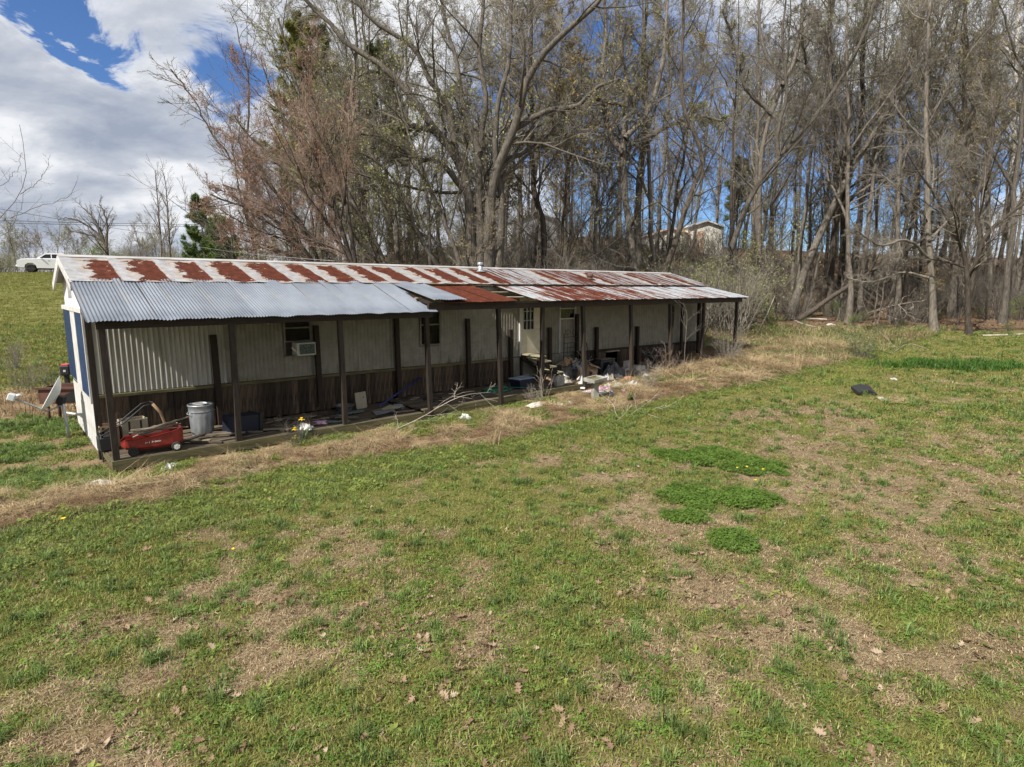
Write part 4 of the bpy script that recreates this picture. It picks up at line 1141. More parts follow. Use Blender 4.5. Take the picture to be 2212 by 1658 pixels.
SP_S = [S(16, .36, 42, 5, .10, 1, .05, .12, .45, minr=.010), S(6, .5, 38, 4, .12, 1, .04, .12, .5, minr=.008), S(5, .5, 36, 3, .1, 1, .03, .12, .6, minr=.006)]
TALL = [template(101, 23, 1, SP_P, .04, 2600, .055), template(102, 25, 2, SP_F, .06, 2600, .055), template(103, 20, 1, SP_FL, .14, 2600, .055), template(104, 22, 0, SP_P, .02, 0), template(105, 24, 2, SP_P, .05, 2600, .055), template(106, 18, 1, SP_FL, .10, 0), template(107, 21, 0, SP_P, .05, 900, .06, .11), template(108, 19, 0, SP_P, .08, 0, .06, .09)]
SMALL = [template(111, 7.5, 2, SP_S, .08, 500, .06), template(112, 6.0, 3, SP_S, .10, 700, .06), template(113, 9.0, 1, SP_S, .05, 0)]
def bush_mesh(seed, n, h, spread, leafn, leafs, nch=5, lv=2, rs=1.0):
    rng = np.random.RandomState(seed); k = 7
    a = rng.uniform(0, 6.28, n); rad = rng.uniform(0, .25, n) * spread
    st = np.stack([np.cos(a) * rad, np.sin(a) * rad, -.05 * np.ones(n)], 1)
    dv = np.stack([np.cos(a) * spread * rng.uniform(.1, .8, n), np.sin(a) * spread * rng.uniform(.1, .8, n), h * rng.uniform(.55, 1.1, n)], 1)
    t = np.linspace(0, 1, k)
    P = st[:, None] + dv[:, None] * t[None, :, None] + np.cumsum(rng.normal(size=(n, k, 3)) * .03 * h, 1)
    P[:, :, 2] -= (t ** 2)[None] * .18 * h * rng.uniform(0, 1.6, (n, 1))
    R = np.linspace(.013, .005, k)[None] * np.ones((n, 1)) * (h / 1.8) ** .5 * rs
    s = Soup(); v, f = tubes(P, R, 4); s.quads(v, f)
    for q in range(lv):
        P, R = grow(rng, P, R, nch, .2, 1, .42, 42, 4, .02, .14, .6, minr=.0045)
        v, f = tubes(P, R, 3); s.quads(v, f)
    lm = None
    if leafn:
        lv_, lf = leaf_cards(rng, P, leafn, leafs, .07); lm = fast_mesh('bush_leaf', lv_, lf)
    return s.mesh('bush_stem'), lm
BUSH_BARE = [bush_mesh(121, 26, 2.2, 1.5, 0, 0), bush_mesh(122, 22, 1.6, 1.4, 0, 0), bush_mesh(123, 30, 3.2, 1.7, 0, 0)]
BUSH_OLIVE = [bush_mesh(124, 24, 2.6, 1.9, 3600, .034), bush_mesh(125, 20, 2.0, 1.7, 3000, .034)]
BUSH_GREEN = [bush_mesh(126, 18, 2.4, 1.5, 2800, .038), bush_mesh(127, 14, 1.8, 1.1, 1500, .034)]
STALKS = [bush_mesh(131, 9, 1.3, .55, 0, 0, 3, 1, .55), bush_mesh(132, 12, 1.1, .7, 0, 0, 3, 2, .5)]
def place_tree(tp, x, y, s, rz, label, group, cat='tree', name='tree', bark=M_bark, twig=M_twig, leaf=M_budo, lean=0):
    o = empty(name, (x, y, g1(x, y)), rz); o.scale = (s, s, s)
    if lean: o.rotation_euler = (lean * math.sin(rz), lean * math.cos(rz), rz)
    tag(o, label, cat, group)
    for nm, me, m in (('trunk', tp[0], bark), ('crown', tp[1], twig), ('foliage', tp[2], leaf)):
        if me is None: continue
        if len(me.materials) == 0: me.materials.append(m)
        c = obj(nm, me, None, o)
        if nm == 'trunk' and not me.polygons[0].use_smooth: me.polygons.foreach_set('use_smooth', [True] * len(me.polygons))
        if me.materials[0] != m:
            c.material_slots[0].link = 'OBJECT'; c.material_slots[0].material = m
    return o
def place_bush(tp, x, y, s, rz, label, group, stem=M_twig, leaf=M_leafo, name='bush', cat='bush', sz=1.0):
    o = empty(name, (x, y, g1(x, y)), rz); o.scale = (s, s, s * sz)
    tag(o, label, cat, group)
    for nm, me, m in (('stem', tp[0], stem), ('foliage', tp[1], leaf)):
        if me is None: continue
        if len(me.materials) == 0: me.materials.append(m)
        c = obj(nm, me, None, o)
        if me.materials[0] != m:
            c.material_slots[0].link = 'OBJECT'; c.material_slots[0].material = m
    return o
rt = random.Random(41)
SHED_BOXES = [(1095, 1215, 30, 62), (1395, 1570, 30, 62)]
def scatter_trees(n, px0, px1, d0, d1, label, group, tps, s0=.8, s1=1.15, mind=1.3, barks=(M_bark, M_barkd, M_bark, M_barkl)):
    done = []; tries = 0
    while len(done) < n and tries < 4000:
        tries += 1
        px = rt.uniform(px0, px1); dp = math.sqrt(rt.uniform(d0 * d0, d1 * d1))
        x = (px - 1106) / FPX * dp; y = dp
        X, Y = local(x, y)
        if -1.5 < X < 24 and -4 < Y < 7.2: continue
        if 36 < dp < 56 and (1145 < px < 1185 or 1500 < px < 1548): continue
        if any(math.hypot(x - a, y - b) < mind for a, b in done): continue
        done.append((x, y))
        place_tree(rt.choice(tps), x, y, rt.uniform(s0, s1), rt.uniform(0, 6.28), label, group, bark=rt.choice(barks), leaf=rt.choice((M_budo, M_budo, M_budy)))
scatter_trees(28, 1690, 2290, 36, 50, 'slender bare tree in the near rows of the right-hand woods', 'near trees of the right-hand woods', TALL, .75, 1.05, 1.4)
scatter_trees(36, 1560, 2330, 48, 88, 'bare tree deep in the right-hand woods', 'deep trees of the right-hand woods', TALL, .8, 1.15, 1.6)
scatter_trees(34, 1090, 1640, 38, 80, 'bare tree in the woods behind the right half of the roof', 'trees behind the right half of the roof', TALL, .75, 1.1, 2.0)
scatter_trees(20, 600, 1090, 37, 66, 'bare tree in the woods behind the middle of the roof', 'trees behind the middle of the roof', TALL, .7, 1.0, 2.0)
scatter_trees(34, 520, 1100, 28, 46, 'small twiggy tree in the thicket just behind the roof', 'small thicket trees behind the roof', SMALL, .6, 1.0, 1.6)
scatter_trees(34, -80, 470, 70, 96, 'small bare tree on the far hilltop behind the white truck', 'hilltop trees behind the truck', SMALL, .6, 1.15, 1.8)
scatter_trees(12, 1600, 2290, 33, 44, 'young understorey tree among the right-hand trunks', 'understorey trees of the right-hand woods', SMALL, .55, .95, 1.5)
scatter_trees(50, 1080, 2300, 40, 78, 'thin young tree filling the middle distance of the woods', 'thin young trees in the middle distance', SMALL, .8, 1.5, 1.5)
scatter_trees(24, 950, 2330, 84, 125, 'faint bare tree at the very back of the woods', 'trees at the very back of the woods', TALL, .8, 1.1, 2.5)
scatter_trees(16, 560, 1110, 33, 56, 'half-grown bare tree filling the gaps behind the roof middle', 'half-grown trees behind the roof middle', TALL, .5, .72, 1.6)
scatter_trees(18, 560, 1300, 32, 50, 'tall thin sapling in the tangle behind the roof', 'tall saplings in the tangle', SMALL, 1.3, 2.0, 1.5)
# --- bushes and brush
def scatter_bush(n, px0, px1, d0, d1, label, group, tps, s0, s1, stem=M_twig, leaf=M_leafo, mind=1.0, sz=1.0):
    done = []; tries = 0
    while len(done) < n and tries < 3000:
        tries += 1
        px = rt.uniform(px0, px1); dp = math.sqrt(rt.uniform(d0 * d0, d1 * d1))
        x = (px - 1106) / FPX * dp; y = dp
        X, Y = local(x, y)
        if -2.0 < X < 24 and -4 < Y < 7.0: continue
        if any(math.hypot(x - a, y - b) < mind for a, b in done): continue
        done.append((x, y))
        place_bush(rt.choice(tps), x, y, rt.uniform(s0, s1), rt.uniform(0, 6.28), label, group, stem, leaf, sz=sz)
scatter_bush(90, 540, 1600, 28, 42, 'bare brown bush in the thicket behind the roof', 'thicket bushes behind the roof', BUSH_BARE, .9, 1.5)
scatter_bush(95, 1600, 2300, 36, 62, 'bare brown bush on the floor of the right-hand woods', 'bushes of the right-hand woods', BUSH_BARE, .7, 1.3)
scatter_bush(55, -80, 580, 68, 92, 'brown scrub bush on the far hilltop', 'hilltop scrub bushes', BUSH_BARE, .8, 1.5, mind=1.8)
scatter_bush(26, 1040, 1620, 40, 52, 'tall brown bush screening the sheds in the woods', 'tall bushes before the sheds', BUSH_BARE, 1.0, 1.7, mind=.9)
scatter_bush(22, 900, 1560, 40, 62, 'olive-leaved bush in the woods behind the roof', 'olive bushes in the woods', BUSH_OLIVE, .7, 1.3, leaf=M_leafo)
scatter_bush(9, -60, 480, 66, 84, 'olive-leaved bush on the far hilltop', 'olive bushes on the hilltop', BUSH_OLIVE, .8, 1.3, leaf=M_leafo, mind=2.4)
for i, (px, dp, s_, lab) in enumerate([(1500, 31, 1.5, 'big honeysuckle bush nearest the roof vent, left of three'), (1555, 32, 1.6, 'big honeysuckle bush in the middle behind the far roof end'), (1600, 33, 1.4, 'big honeysuckle bush right behind the far roof corner')]):
    p = gat(px, dp); place_bush(BUSH_OLIVE[i % 2], p[0], p[1], s_, i * 1.3, lab, None, M_twig, M_leafo)
for i, (px, py, s_, lab) in enumerate([(1868, 640, 1.35, 'tall green bush glowing between the trunks at the wood edge'), (1860, 775, .95, 'thin green shrub at the far end of the straw strip'), (1600, 700, .9, 'green shrub beside the last porch post'), (1650, 690, .8, 'green shrub behind the white leaning stick')]):
    p = gp(px, py); place_bush(BUSH_GREEN[i % 2], p[0], p[1], s_, i * 2.1, lab, None, M_twig, M_leafg)
p = gat(205, 66); place_bush(BUSH_GREEN[0], p[0], p[1], 1.5, .3, 'bright green bush below the round-headed bare tree', None, M_twig, M_leafg)
p = gat(262, 67); place_bush(BUSH_GREEN[1], p[0], p[1], 1.6, 2.3, 'green bush right of the bright green bush on the hill', None, M_twig, M_leafg)
for i, px in enumerate((118, 140, 95)):
    p = gat(px, 70 + i); place_bush(BUSH_OLIVE[i % 2], p[0], p[1], .75, i, ('middle', 'right', 'left')[i] + ' of three pale blossoming bushes behind the truck', None, M_twig, M_blossom)
for i, (px, py, s_, lab) in enumerate([(60, 850, .5, 'brown dead weeds at the field edge by the left picture edge'), (110, 835, .45, 'brown dead weeds at the field edge beside the house corner'), (30, 800, .4, 'thin brown weeds standing in the green field')]):
    p = gp(px, py); place_bush(BUSH_BARE[i % 3], p[0], p[1], s_, i * 2.0, lab, None, M_twig)
scatter_bush(16, 1630, 2290, 31.5, 40, 'low light green shrub along the right-hand wood edge', 'green shrubs along the wood edge', BUSH_GREEN, .35, .75, leaf=M_leafg, mind=1.2)
# dead shrubs by the porch
for i, (X, Y, s_, lab, mm) in enumerate([(19.6, -.6, .62, 'dense dead shrub before the right end of the porch', M_twig), (15.9, -.5, .5, 'reddish dead weed stalks before the eighth porch post', M_twigr), (9.9, -.55, .30, 'dry upright weed stalks beside the fifth porch post', M_stick), (20.9, -.1, .42, 'dead shrub at the foot of the last porch post', M_twig)]):
    x, y = hw(X, Y); place_bush((BUSH_BARE[0], STALKS[1], STALKS[0], BUSH_BARE[1])[i], x, y, (s_, 1.0, .75, s_)[i], i * 1.7, lab, None, mm, name='dead_shrub')

# ------------------------------------------------------------------ grass, clover, straw, fallen leaves
def blades(rng, n, rad, h0, h1, w, lean, droop=.35):
    a = rng.uniform(0, 6.28, n); r = rad * np.sqrt(rng.rand(n))
    b = np.stack([np.cos(a) * r, np.sin(a) * r, np.zeros(n) - .004], 1)
    az = rng.uniform(0, 6.28, n); h = rng.uniform(h0, h1, n); le = rng.uniform(.15, 1, n) * lean
    dx = np.stack([np.cos(az), np.sin(az), np.zeros(n)], 1)
    sd = np.stack([-np.sin(az), np.cos(az), np.zeros(n)], 1) * w * rng.uniform(.6, 1.2, n)[:, None]
    up = np.array([[0, 0, 1.]])
    m = b + dx * (h * le * .4)[:, None] + up * (h * (1 - .35 * le) * .6)[:, None]
    t = b + dx * (h * le * (1 + droop))[:, None] + up * (h * (1 - .35 * le) * (1 - droop * le))[:, None]
    Vv = np.stack([b - sd, b + sd, m + sd * .8, m - sd * .8, t], 1).reshape(-1, 3)
    i = np.arange(n)[:, None] * 5
    return Vv, i + np.array([[0, 1, 2, 3]]), i + np.array([[3, 2, 4]])
def blade_mesh(name, m, *args, **kw):
    rng = np.random.RandomState(abs(hash(name)) % 1000 if False else sum(map(ord, name)))
    v, q, t = blades(rng, *args, **kw)
    me = fast_mesh(name, v, [q, t]); me.materials.append(m); return me
def clover_mesh(name, m, n, rad, h0, h1, s):
    rng = np.random.RandomState(sum(map(ord, name)))
    V_, F_ = [], []
    a = rng.uniform(0, 6.28, n); r = rad * np.sqrt(rng.rand(n)); h = rng.uniform(h0, h1, n) * (1 - .5 * (r / rad) ** 2)
    k = 0
    for i in range(n):
        c = np.array([math.cos(a[i]) * r[i], math.sin(a[i]) * r[i], h[i]])
        tz = rng.normal(size=3) * .3 + [0, 0, 1]; tz /= np.linalg.norm(tz)
        x = np.cross(tz, rng.normal(size=3)); x /= np.linalg.norm(x); y = np.cross(tz, x)
        ss = s * rng.uniform(.7, 1.3); p0 = rng.uniform(0, 6)
        for j in range(3):
            d = math.cos(p0 + j * 2.094) * x + math.sin(p0 + j * 2.094) * y; e = np.cross(tz, d)
            V_ += [c, c + d * ss * .7 + e * ss * .5, c + d * ss * 1.15 - tz * ss * .25, c + d * ss * .7 - e * ss * .5]
            F_.append([k, k + 1, k + 2, k + 3]); k += 4
    me = fast_mesh(name, np.array(V_), np.array(F_)); me.materials.append(m); return me
def rosette_mesh(name, m, n, s):
    rng = np.random.RandomState(sum(map(ord, name))); V_, F_ = [], []; k = 0
    for i in range(n):
        a = i * 2.4 + rng.uniform(-.3, .3); L = s * rng.uniform(.6, 1.2); w = L * .22; up = rng.uniform(.15, .5)
        d = np.array([math.cos(a), math.sin(a), 0]); e = np.array([-d[1], d[0], 0])
        V_ += [np.zeros(3), d * L * .5 + e * w + [0, 0, L * up], d * L + [0, 0, L * up * .6], d * L * .5 - e * w + [0, 0, L * up]]
        F_.append([k, k + 1, k + 2, k + 3]); k += 4
    me = fast_mesh(name, np.array(V_), np.array(F_)); me.materials.append(m); return me
def leaf_mesh(name, seed, s):
    """a curled lobed oak leaf"""
    r = random.Random(seed); L = []
    prof = [(0, .02), (.12, .05), (.2, .26), (.28, .12), (.42, .34), (.5, .14), (.66, .32), (.74, .12), (.88, .2), (1.0, .0)]
    cu = r.uniform(.2, .8); tw = r.uniform(-.5, .5)
    V_ = []; F_ = []
    for (t, w) in prof:
        z = cu * (t - .5) ** 2 * 1.0
        for sd in (-1, 0, 1):
            ww = w * r.uniform(.75, 1.2) * sd
            V_.append((s * (t - .5), s * ww, s * (z + abs(ww) * r.uniform(.1, .7) + tw * ww * (t - .5)) + .004))
    for i in range(len(prof) - 1):
        F_.append((3 * i, 3 * i + 1, 3 * i + 4, 3 * i + 3)); F_.append((3 * i + 1, 3 * i + 2, 3 * i + 5, 3 * i + 4))
    me = fast_mesh(name, np.array(V_), np.array(F_)); me.materials.append(M_deadleaf); return me
def gn_scatter(name, meshes, x, y, idx, scl, label, cat, tilt=.15, zoff=0.0, seed=1, rots=None):
    tcol = bpy.data.collections.new(name + '_kinds')
    for i, me in enumerate(meshes):
        tcol.objects.link(bpy.data.objects.new('%s_%02d' % (name, i), me))
    z = gz(x, y) + zoff
    me = bpy.data.meshes.new(name)
    me.vertices.add(len(x)); me.vertices.foreach_set('co', np.stack([x, y, z], 1).astype(np.float32).ravel())
    rng = np.random.RandomState(seed)
    rot = np.stack([rng.normal(size=len(x)) * tilt, rng.normal(size=len(x)) * tilt, rng.uniform(0, 6.28, len(x))], 1) if rots is None else rots
    a = me.attributes.new('rot', 'FLOAT_VECTOR', 'POINT'); a.data.foreach_set('vector', rot.astype(np.float32).ravel())
    a = me.attributes.new('scl', 'FLOAT', 'POINT'); a.data.foreach_set('value', scl.astype(np.float32))
    a = me.attributes.new('idx', 'INT', 'POINT'); a.data.foreach_set('value', idx.astype(np.int32))
    o = obj(name, me); tag(o, label, cat, None, 'stuff')
    ng = bpy.data.node_groups.new(name + '_scatter', 'GeometryNodeTree')
    ng.interface.new_socket('Geometry', in_out='INPUT', socket_type='NodeSocketGeometry')
    ng.interface.new_socket('Geometry', in_out='OUTPUT', socket_type='NodeSocketGeometry')
    gi = ng.nodes.new('NodeGroupInput'); go = ng.nodes.new('NodeGroupOutput')
    ci = ng.nodes.new('GeometryNodeCollectionInfo'); ci.inputs['Collection'].default_value = tcol
    ci.inputs['Separate Children'].default_value = True; ci.inputs['Reset Children'].default_value = True
    ip = ng.nodes.new('GeometryNodeInstanceOnPoints'); ip.inputs['Pick Instance'].default_value = True
    def na(nm, ty):
        n = ng.nodes.new('GeometryNodeInputNamedAttribute'); n.data_type = ty; n.inputs['Name'].default_value = nm; return n.outputs['Attribute']
    L = ng.links.new
    L(gi.outputs[0], ip.inputs['Points']); L(ci.outputs[0], ip.inputs['Instance'])
    L(na('idx', 'INT'), ip.inputs['Instance Index']); L(na('rot', 'FLOAT_VECTOR'), ip.inputs['Rotation']); L(na('scl', 'FLOAT'), ip.inputs['Scale'])
    L(ip.outputs[0], go.inputs[0])
    md = o.modifiers.new('scatter', 'NODES'); md.node_group = ng
    return o
rg = np.random.RandomState(77)
def spots(n, d0, d1, half=.95, pad=2.0):
    y = np.sqrt(rg.uniform(d0 * d0, d1 * d1, n)); x = (rg.rand(n) * 2 - 1) * (y * half + pad)
    return x, y
# lawn
xs, ys = [], []
for (n, a, b) in ((24000, 2.4, 8), (30000, 8, 16), (24000, 16, 32)):
    x, y = spots(n, a, b); xs.append(x); ys.append(y)
x = np.concatenate(xs); y = np.concatenate(ys)
mk = masks(x, y)
rnd = rg.rand(len(x))
keep = (mk['porch'] < .3) & (mk['clover'] < .8) & (mk['wood'] < .7)
Xl, Yl = mk['X'], mk['Y']
keep &= ~((Xl > -.1) & (Xl < 21.9) & (Yl > -.05) & (Yl < 6))
gr = mk['green']; fine = fbm(x, y, 3.3, 3, 21)
isgreen = (gr + (fine - .5) * 1.5 + (rnd - .5) * .45) > .47
sc = rg.uniform(.7, 1.25, len(x)) * (1 + sstep(mk['r'], 8, 26) * .9)
idx = np.where(isgreen, rg.randint(0, 3, len(x)), rg.randint(3, 5, len(x)))
tuft = (rnd < .055) & (fine > .44) & (mk['strip'] < .5)
idx = np.where(tuft, rg.randint(5, 7, len(x)), idx)
weed = (rnd > .982) & (mk['strip'] < .6)
idx = np.where(weed, 7, idx)
cw = (rnd > .80) & (rnd < .90) & isgreen
idx = np.where(cw, 8, idx)
idx = np.where(mk['lush'] > .5, 9, idx)
idx = np.where((mk['lg'] > .5) , rg.choice([8, 8, 7, 5], len(x)), idx)
keep &= (mk['straw'] < .6) | (mk['lg'] > .5)
keep &= isgreen | (rg.rand(len(x)) < .85) | tuft
lawn_kinds = [blade_mesh('short_a', M_grass, 34, .15, .018, .055, .0034, .9), blade_mesh('short_b', M_grass, 30, .14, .02, .07, .0034, .8), blade_mesh('short_c', M_weed, 22, .13, .015, .045, .0045, 1.1),
              blade_mesh('dry_a', M_grassd, 34, .16, .012, .045, .0032, 1.6, .7), blade_mesh('dry_b', M_strawb, 26, .15, .012, .040, .0034, 1.7, .7),
              blade_mesh('tuft_a', M_tuft, 42, .055, .07, .16, .0042, .8, .5), blade_mesh('tuft_b', M_tuft, 34, .07, .06, .13, .0042, .9, .5),
              rosette_mesh('rosette', M_weed, 9, .055), clover_mesh('lawn_clover', M_clover, 26, .13, .015, .04, .016), blade_mesh('lush_a', M_lush, 60, .16, .08, .16, .006, .7)]
k = keep
gn_scatter('lawn_grass', lawn_kinds, x[k], y[k], idx[k], sc[k], 'patchy short lawn grass, half green and half dry, across the yard', 'grass', .12, 0, 2)
# clover
x, y = spots(60000, 5, 14, .5, 1)
mk = masks(x, y); k = (mk['clover'] > .15 + .7 * rg.rand(len(x)))
gn_scatter('clover', [clover_mesh('clover_a', M_clover, 40, .13, .02, .085, .017), clover_mesh('clover_b', M_clover, 36, .13, .02, .07, .016)], x[k], y[k], rg.randint(0, 2, k.sum()), rg.uniform(.8, 1.25, k.sum()) * (.45 + .75 * mk['clover'][k]), 'thick dark green clover patches standing out of the lawn', 'clover', .1, 0, 3)
# straw strip and dry weeds
xs, ys = [], []
for (n, X0, X1, Y0, Y1) in ((21000, -6, 28, -3.5, 0.2), (2500, -6, 0, -2.5, 7), (2500, 14, 27, -.2, 3.0), (2200, 21.8, 29, -3, 4)):
    X = rg.uniform(X0, X1, n); Y = rg.uniform(Y0, Y1, n); a, b = hw(X, Y); xs.append(a); ys.append(b)
x = np.concatenate(xs); y = np.concatenate(ys)
mk = masks(x, y); Xl, Yl = mk['X'], mk['Y']
k = (mk['straw'] + (rg.rand(len(x)) - .5) * .9 > .48) & ~((Xl > -.1) & (Xl < 14.2) & (Yl > -.06) & (Yl < 6)) & ~((Xl > 14) & (Xl < 22) & (Yl > .3))
w = fbm(x, y, 1.7, 3, 33)
tallp = sstep(w, .5, .7)
idx = np.where(w + (rg.rand(len(x)) - .5) * .25 > .52, rg.randint(0, 2, len(x)), rg.randint(2, 4, len(x)))
gn_scatter('dry_straw', [blade_mesh('straw_a', M_straw, 30, .14, .10, .30, .0045, 1.9, .75), blade_mesh('straw_b', M_straw, 26, .16, .12, .36, .0045, 2.1, .8), blade_mesh('straw_c', M_strawb, 30, .16, .06, .20, .0045, 2.0, .8), blade_mesh('straw_d', M_strawb, 26, .14, .08, .26, .0045, 1.8, .8)],
           x[k], y[k], idx[k], (rg.uniform(.4, .85, len(x)) ** 1.0 * (.65 + .6 * tallp) * (1 + .45 * sstep(Xl, 11, 15)) * (1 - .45 * sstep(Yl, -1.3, -.4) * sstep(14.5 - Xl, 0, 1)))[k], 'flattened tan dead grass in a strip between the porch and the lawn', 'dead grass', .25, .01, 4)
# green weeds within the strip
g_ = (~k) & (mk['green'] + .35 * mk['strip'] * rg.rand(len(x)) > .3) & (mk['porch'] < .2) & ~((Xl > -.1) & (Xl < 22) & (Yl > -.06) & (Yl < 6)) & (rg.rand(len(x)) < .8)
gn_scatter('strip_weeds', [blade_mesh('sw_a', M_grass, 34, .15, .03, .10, .0038, .9), clover_mesh('sw_b', M_weed, 24, .13, .03, .08, .018), blade_mesh('sw_c', M_tuft, 30, .12, .04, .13, .004, 1.0)], x[g_], y[g_], rg.randint(0, 3, g_.sum()), rg.uniform(.8, 1.3, g_.sum()), 'low green weeds growing through the dead grass by the porch', 'weeds', .12, 0, 5)
# hill field and rough grass before the woods
xs, ys = [], []
n = 9000; yy = np.sqrt(rg.uniform(14 ** 2, 66 ** 2, n)); pxs = rg.uniform(-150, 330, n); xs.append((pxs - 1106) / FPX * yy); ys.append(yy)
n = 9000; yy = np.sqrt(rg.uniform(22 ** 2, 40 ** 2, n)); pxs = rg.uniform(1500, 2350, n); xs.append((pxs - 1106) / FPX * yy); ys.append(yy)
x = np.concatenate(xs); y = np.concatenate(ys); mk = masks(x, y); Xl, Yl = mk['X'], mk['Y']
k = ~((Xl > -2) & (Xl < 22.2) & (Yl > -4) & (Yl < 7)) & ((mk['field'] > .4) | (mk['wood'] < .75) & (x > 0) | (Yl > 5) & (x < 0) & (rg.rand(len(x)) < .6))
fi = mk['field'] > .4
idx = np.where(fi, rg.randint(0, 2, len(x)), np.where(rg.rand(len(x)) < .55, 2, np.where(rg.rand(len(x)) < .5, 3, 4)))
idx = np.where((Yl > 5) & (x < 0) & ~fi, rg.randint(3, 5, len(x)), idx)
keep2 = k & ~((x > 0) & (y < 26) & (Xl < 22))
lawnzone = (x > 0) & (mk['strip'] < .3) & (Yl < -3.1)
keep2 &= ~lawnzone
gn_scatter('rough_grass', [blade_mesh('field_a', M_grass, 40, .35, .05, .14, .010, .8), blade_mesh('field_b', M_weed, 30, .35, .04, .11, .012, .9), blade_mesh('rough_a', M_tuft, 40, .30, .10, .38, .008, 1.0, .5), blade_mesh('rough_b', M_straw, 34, .30, .12, .48, .007, 1.3, .6), blade_mesh('rough_c', M_strawb, 34, .30, .10, .42, .008, 1.4, .6)],
           x[keep2], y[keep2], idx[keep2], rg.uniform(.7, 1.3, keep2.sum()) * np.where(fi[keep2], 1.0, .9), 'rough longer grass on the hill field and along the edge of the woods', 'grass', .1, 0, 6)
# fallen leaves
xs, ys = [], []
for (n, a, b, h) in ((2600, 2.4, 6.5, .95), (2400, 6.5, 12, .95), (1200, 12, 22, .9)):
    xx, yy = spots(n, a, b, h); xs.append(xx); ys.append(yy)
n = 5200; yy = np.sqrt(rg.uniform(31 ** 2, 52 ** 2, n)); pxs = rg.uniform(1620, 2330, n); xs.append((pxs - 1106) / FPX * yy); ys.append(yy)
x = np.concatenate(xs); y = np.concatenate(ys); mk = masks(x, y)
w = fbm(x, y, 1.1, 4, 51) + .10 * sstep(x, -3, 4) - .12 * (mk['green'] > .75)
k = (((w > .47) & (mk['r'] < 26) & (mk['clover'] < .2)) | ((mk['wood'] > .5) & (mk['r'] > 26))) & ~((mk['X'] > -.1) & (mk['X'] < 22) & (mk['Y'] > -.05) & (mk['Y'] < 6))
rot = np.stack([rg.normal(size=len(x)) * .45, rg.normal(size=len(x)) * .45, rg.uniform(0, 6.28, len(x))], 1)
gn_scatter('fallen_leaves', [leaf_mesh('oak_leaf_%d' % i, i, .11) for i in range(6)], x[k], y[k], rg.randint(0, 6, k.sum()), rg.uniform(.25, 1.0, k.sum()) ** 1.3 * np.where(mk['r'][k] > 26, 1.7, 1.0), 'curled brown oak leaves scattered over the lawn and wood floor', 'fallen leaves', .4, .02, 7, rot[k])

# ------------------------------------------------------------------ things on and round the porch
def hl(X, Y, z): 
    x, y = hw(X, Y); return (x, y, z)
def hthing(name, label, cat, X, Y, z, rz=0.0, group=None):
    o = empty(name, hl(X, Y, z), HROT + rz); tag(o, label, cat, group); return o
def wheel(parent, c, r, w, rimm, axis='Y'):
    wh = empty('wheel'); wh.parent = parent; wh.location = c
    MB().lathe([(r * .62, -w * .42), (r * .9, -w * .5), (r, -w * .3), (r, w * .3), (r * .9, w * .5), (r * .62, w * .42)], 20, (0, 0, 0), axis).build('tyre', M_rubber, wh, True)
    b = MB().lathe([(r * .64, -w * .40), (r * .52, -w * .34), (r * .50, -w * .20), (r * .22, -w * .36), (.001, -w * .40)], 20, (0, 0, 0), axis)
    b.lathe([(r * .64, w * .40), (r * .22, w * .36), (.001, w * .40)], 20, (0, 0, 0), axis)
    b.build('rim', rimm, wh, True)
    for k in range(5):
        a = k * 1.2566
        if axis == 'Y': MB().bar((math.cos(a) * r * .15, -w * .42, math.sin(a) * r * .15), (math.cos(a) * r * .55, -w * .38, math.sin(a) * r * .55), r * .16, w * .08, (0, 1, 0)).build('spoke', rimm, wh)
    return wh
# red toy wagon
wg = hthing('toy_wagon', 'faded red plastic wagon heaped with sticks at the left end of the porch', 'wagon', .66, .27, .28, -.10)
secs = [(-.50, .10, .17, .26), (-.44, .17, .12, .31), (-.30, .20, .10, .31), (0, .215, .09, .33), (.30, .205, .10, .38), (.43, .185, .12, .42), (.48, .14, .16, .43)]
b = MB()
def wsec(i, k):
    x, hw_, z0, z1 = secs[i]
    ring = [(-hw_ * .72, z0), (-hw_ * .96, z0 + .05), (-hw_, z1 - .02), (-hw_ * 1.06, z1), (-hw_ * .92, z1), (-hw_ * .88, z0 + .06), (hw_ * .88, z0 + .06), (hw_ * .92, z1), (hw_ * 1.06, z1), (hw_, z1 - .02), (hw_ * .96, z0 + .05), (hw_ * .72, z0)]
    return (x, ring[k][0], ring[k][1])
for i in range(len(secs)):
    for k in range(12): b.v.append(wsec(i, k))
for i in range(len(secs) - 1):
    for k in range(12):
        b.f.append((i * 12 + k, i * 12 + (k + 1) % 12, (i + 1) * 12 + (k + 1) % 12, (i + 1) * 12 + k))
b.f.append(tuple(range(12))); b.f.append(tuple(range(6 * 12 + 11, 6 * 12 - 1, -1)))
b.build('tub', M_red, wg, False)
MB().box((0, 0, .085), (.70, .20, .03)).build('undercarriage', M_black, wg)
for (x_, y_, m_) in ((-.33, -.20, M_black), (.35, -.20, M_rim), (-.33, .20, M_black), (.35, .20, M_rim)): wheel(wg, (x_, y_, .085), .085, .06, m_)
rz_ = random.Random(8)
for i, (x_, w_, h_) in enumerate([(-.13, .014, .030), (-.105, .020, .010), (-.075, .014, .026), (-.03, .010, .034), (-.005, .020, .010), (.02, .010, .034), (.045, .024, .022), (.075, .016, .028), (.10, .014, .018)]):
    zz = .225 + .02 * (x_ + .13)
    MB().box((x_, -.2155, zz), (w_, .003, h_), (0, .15, 0)).build('lettering', M_white, wg)
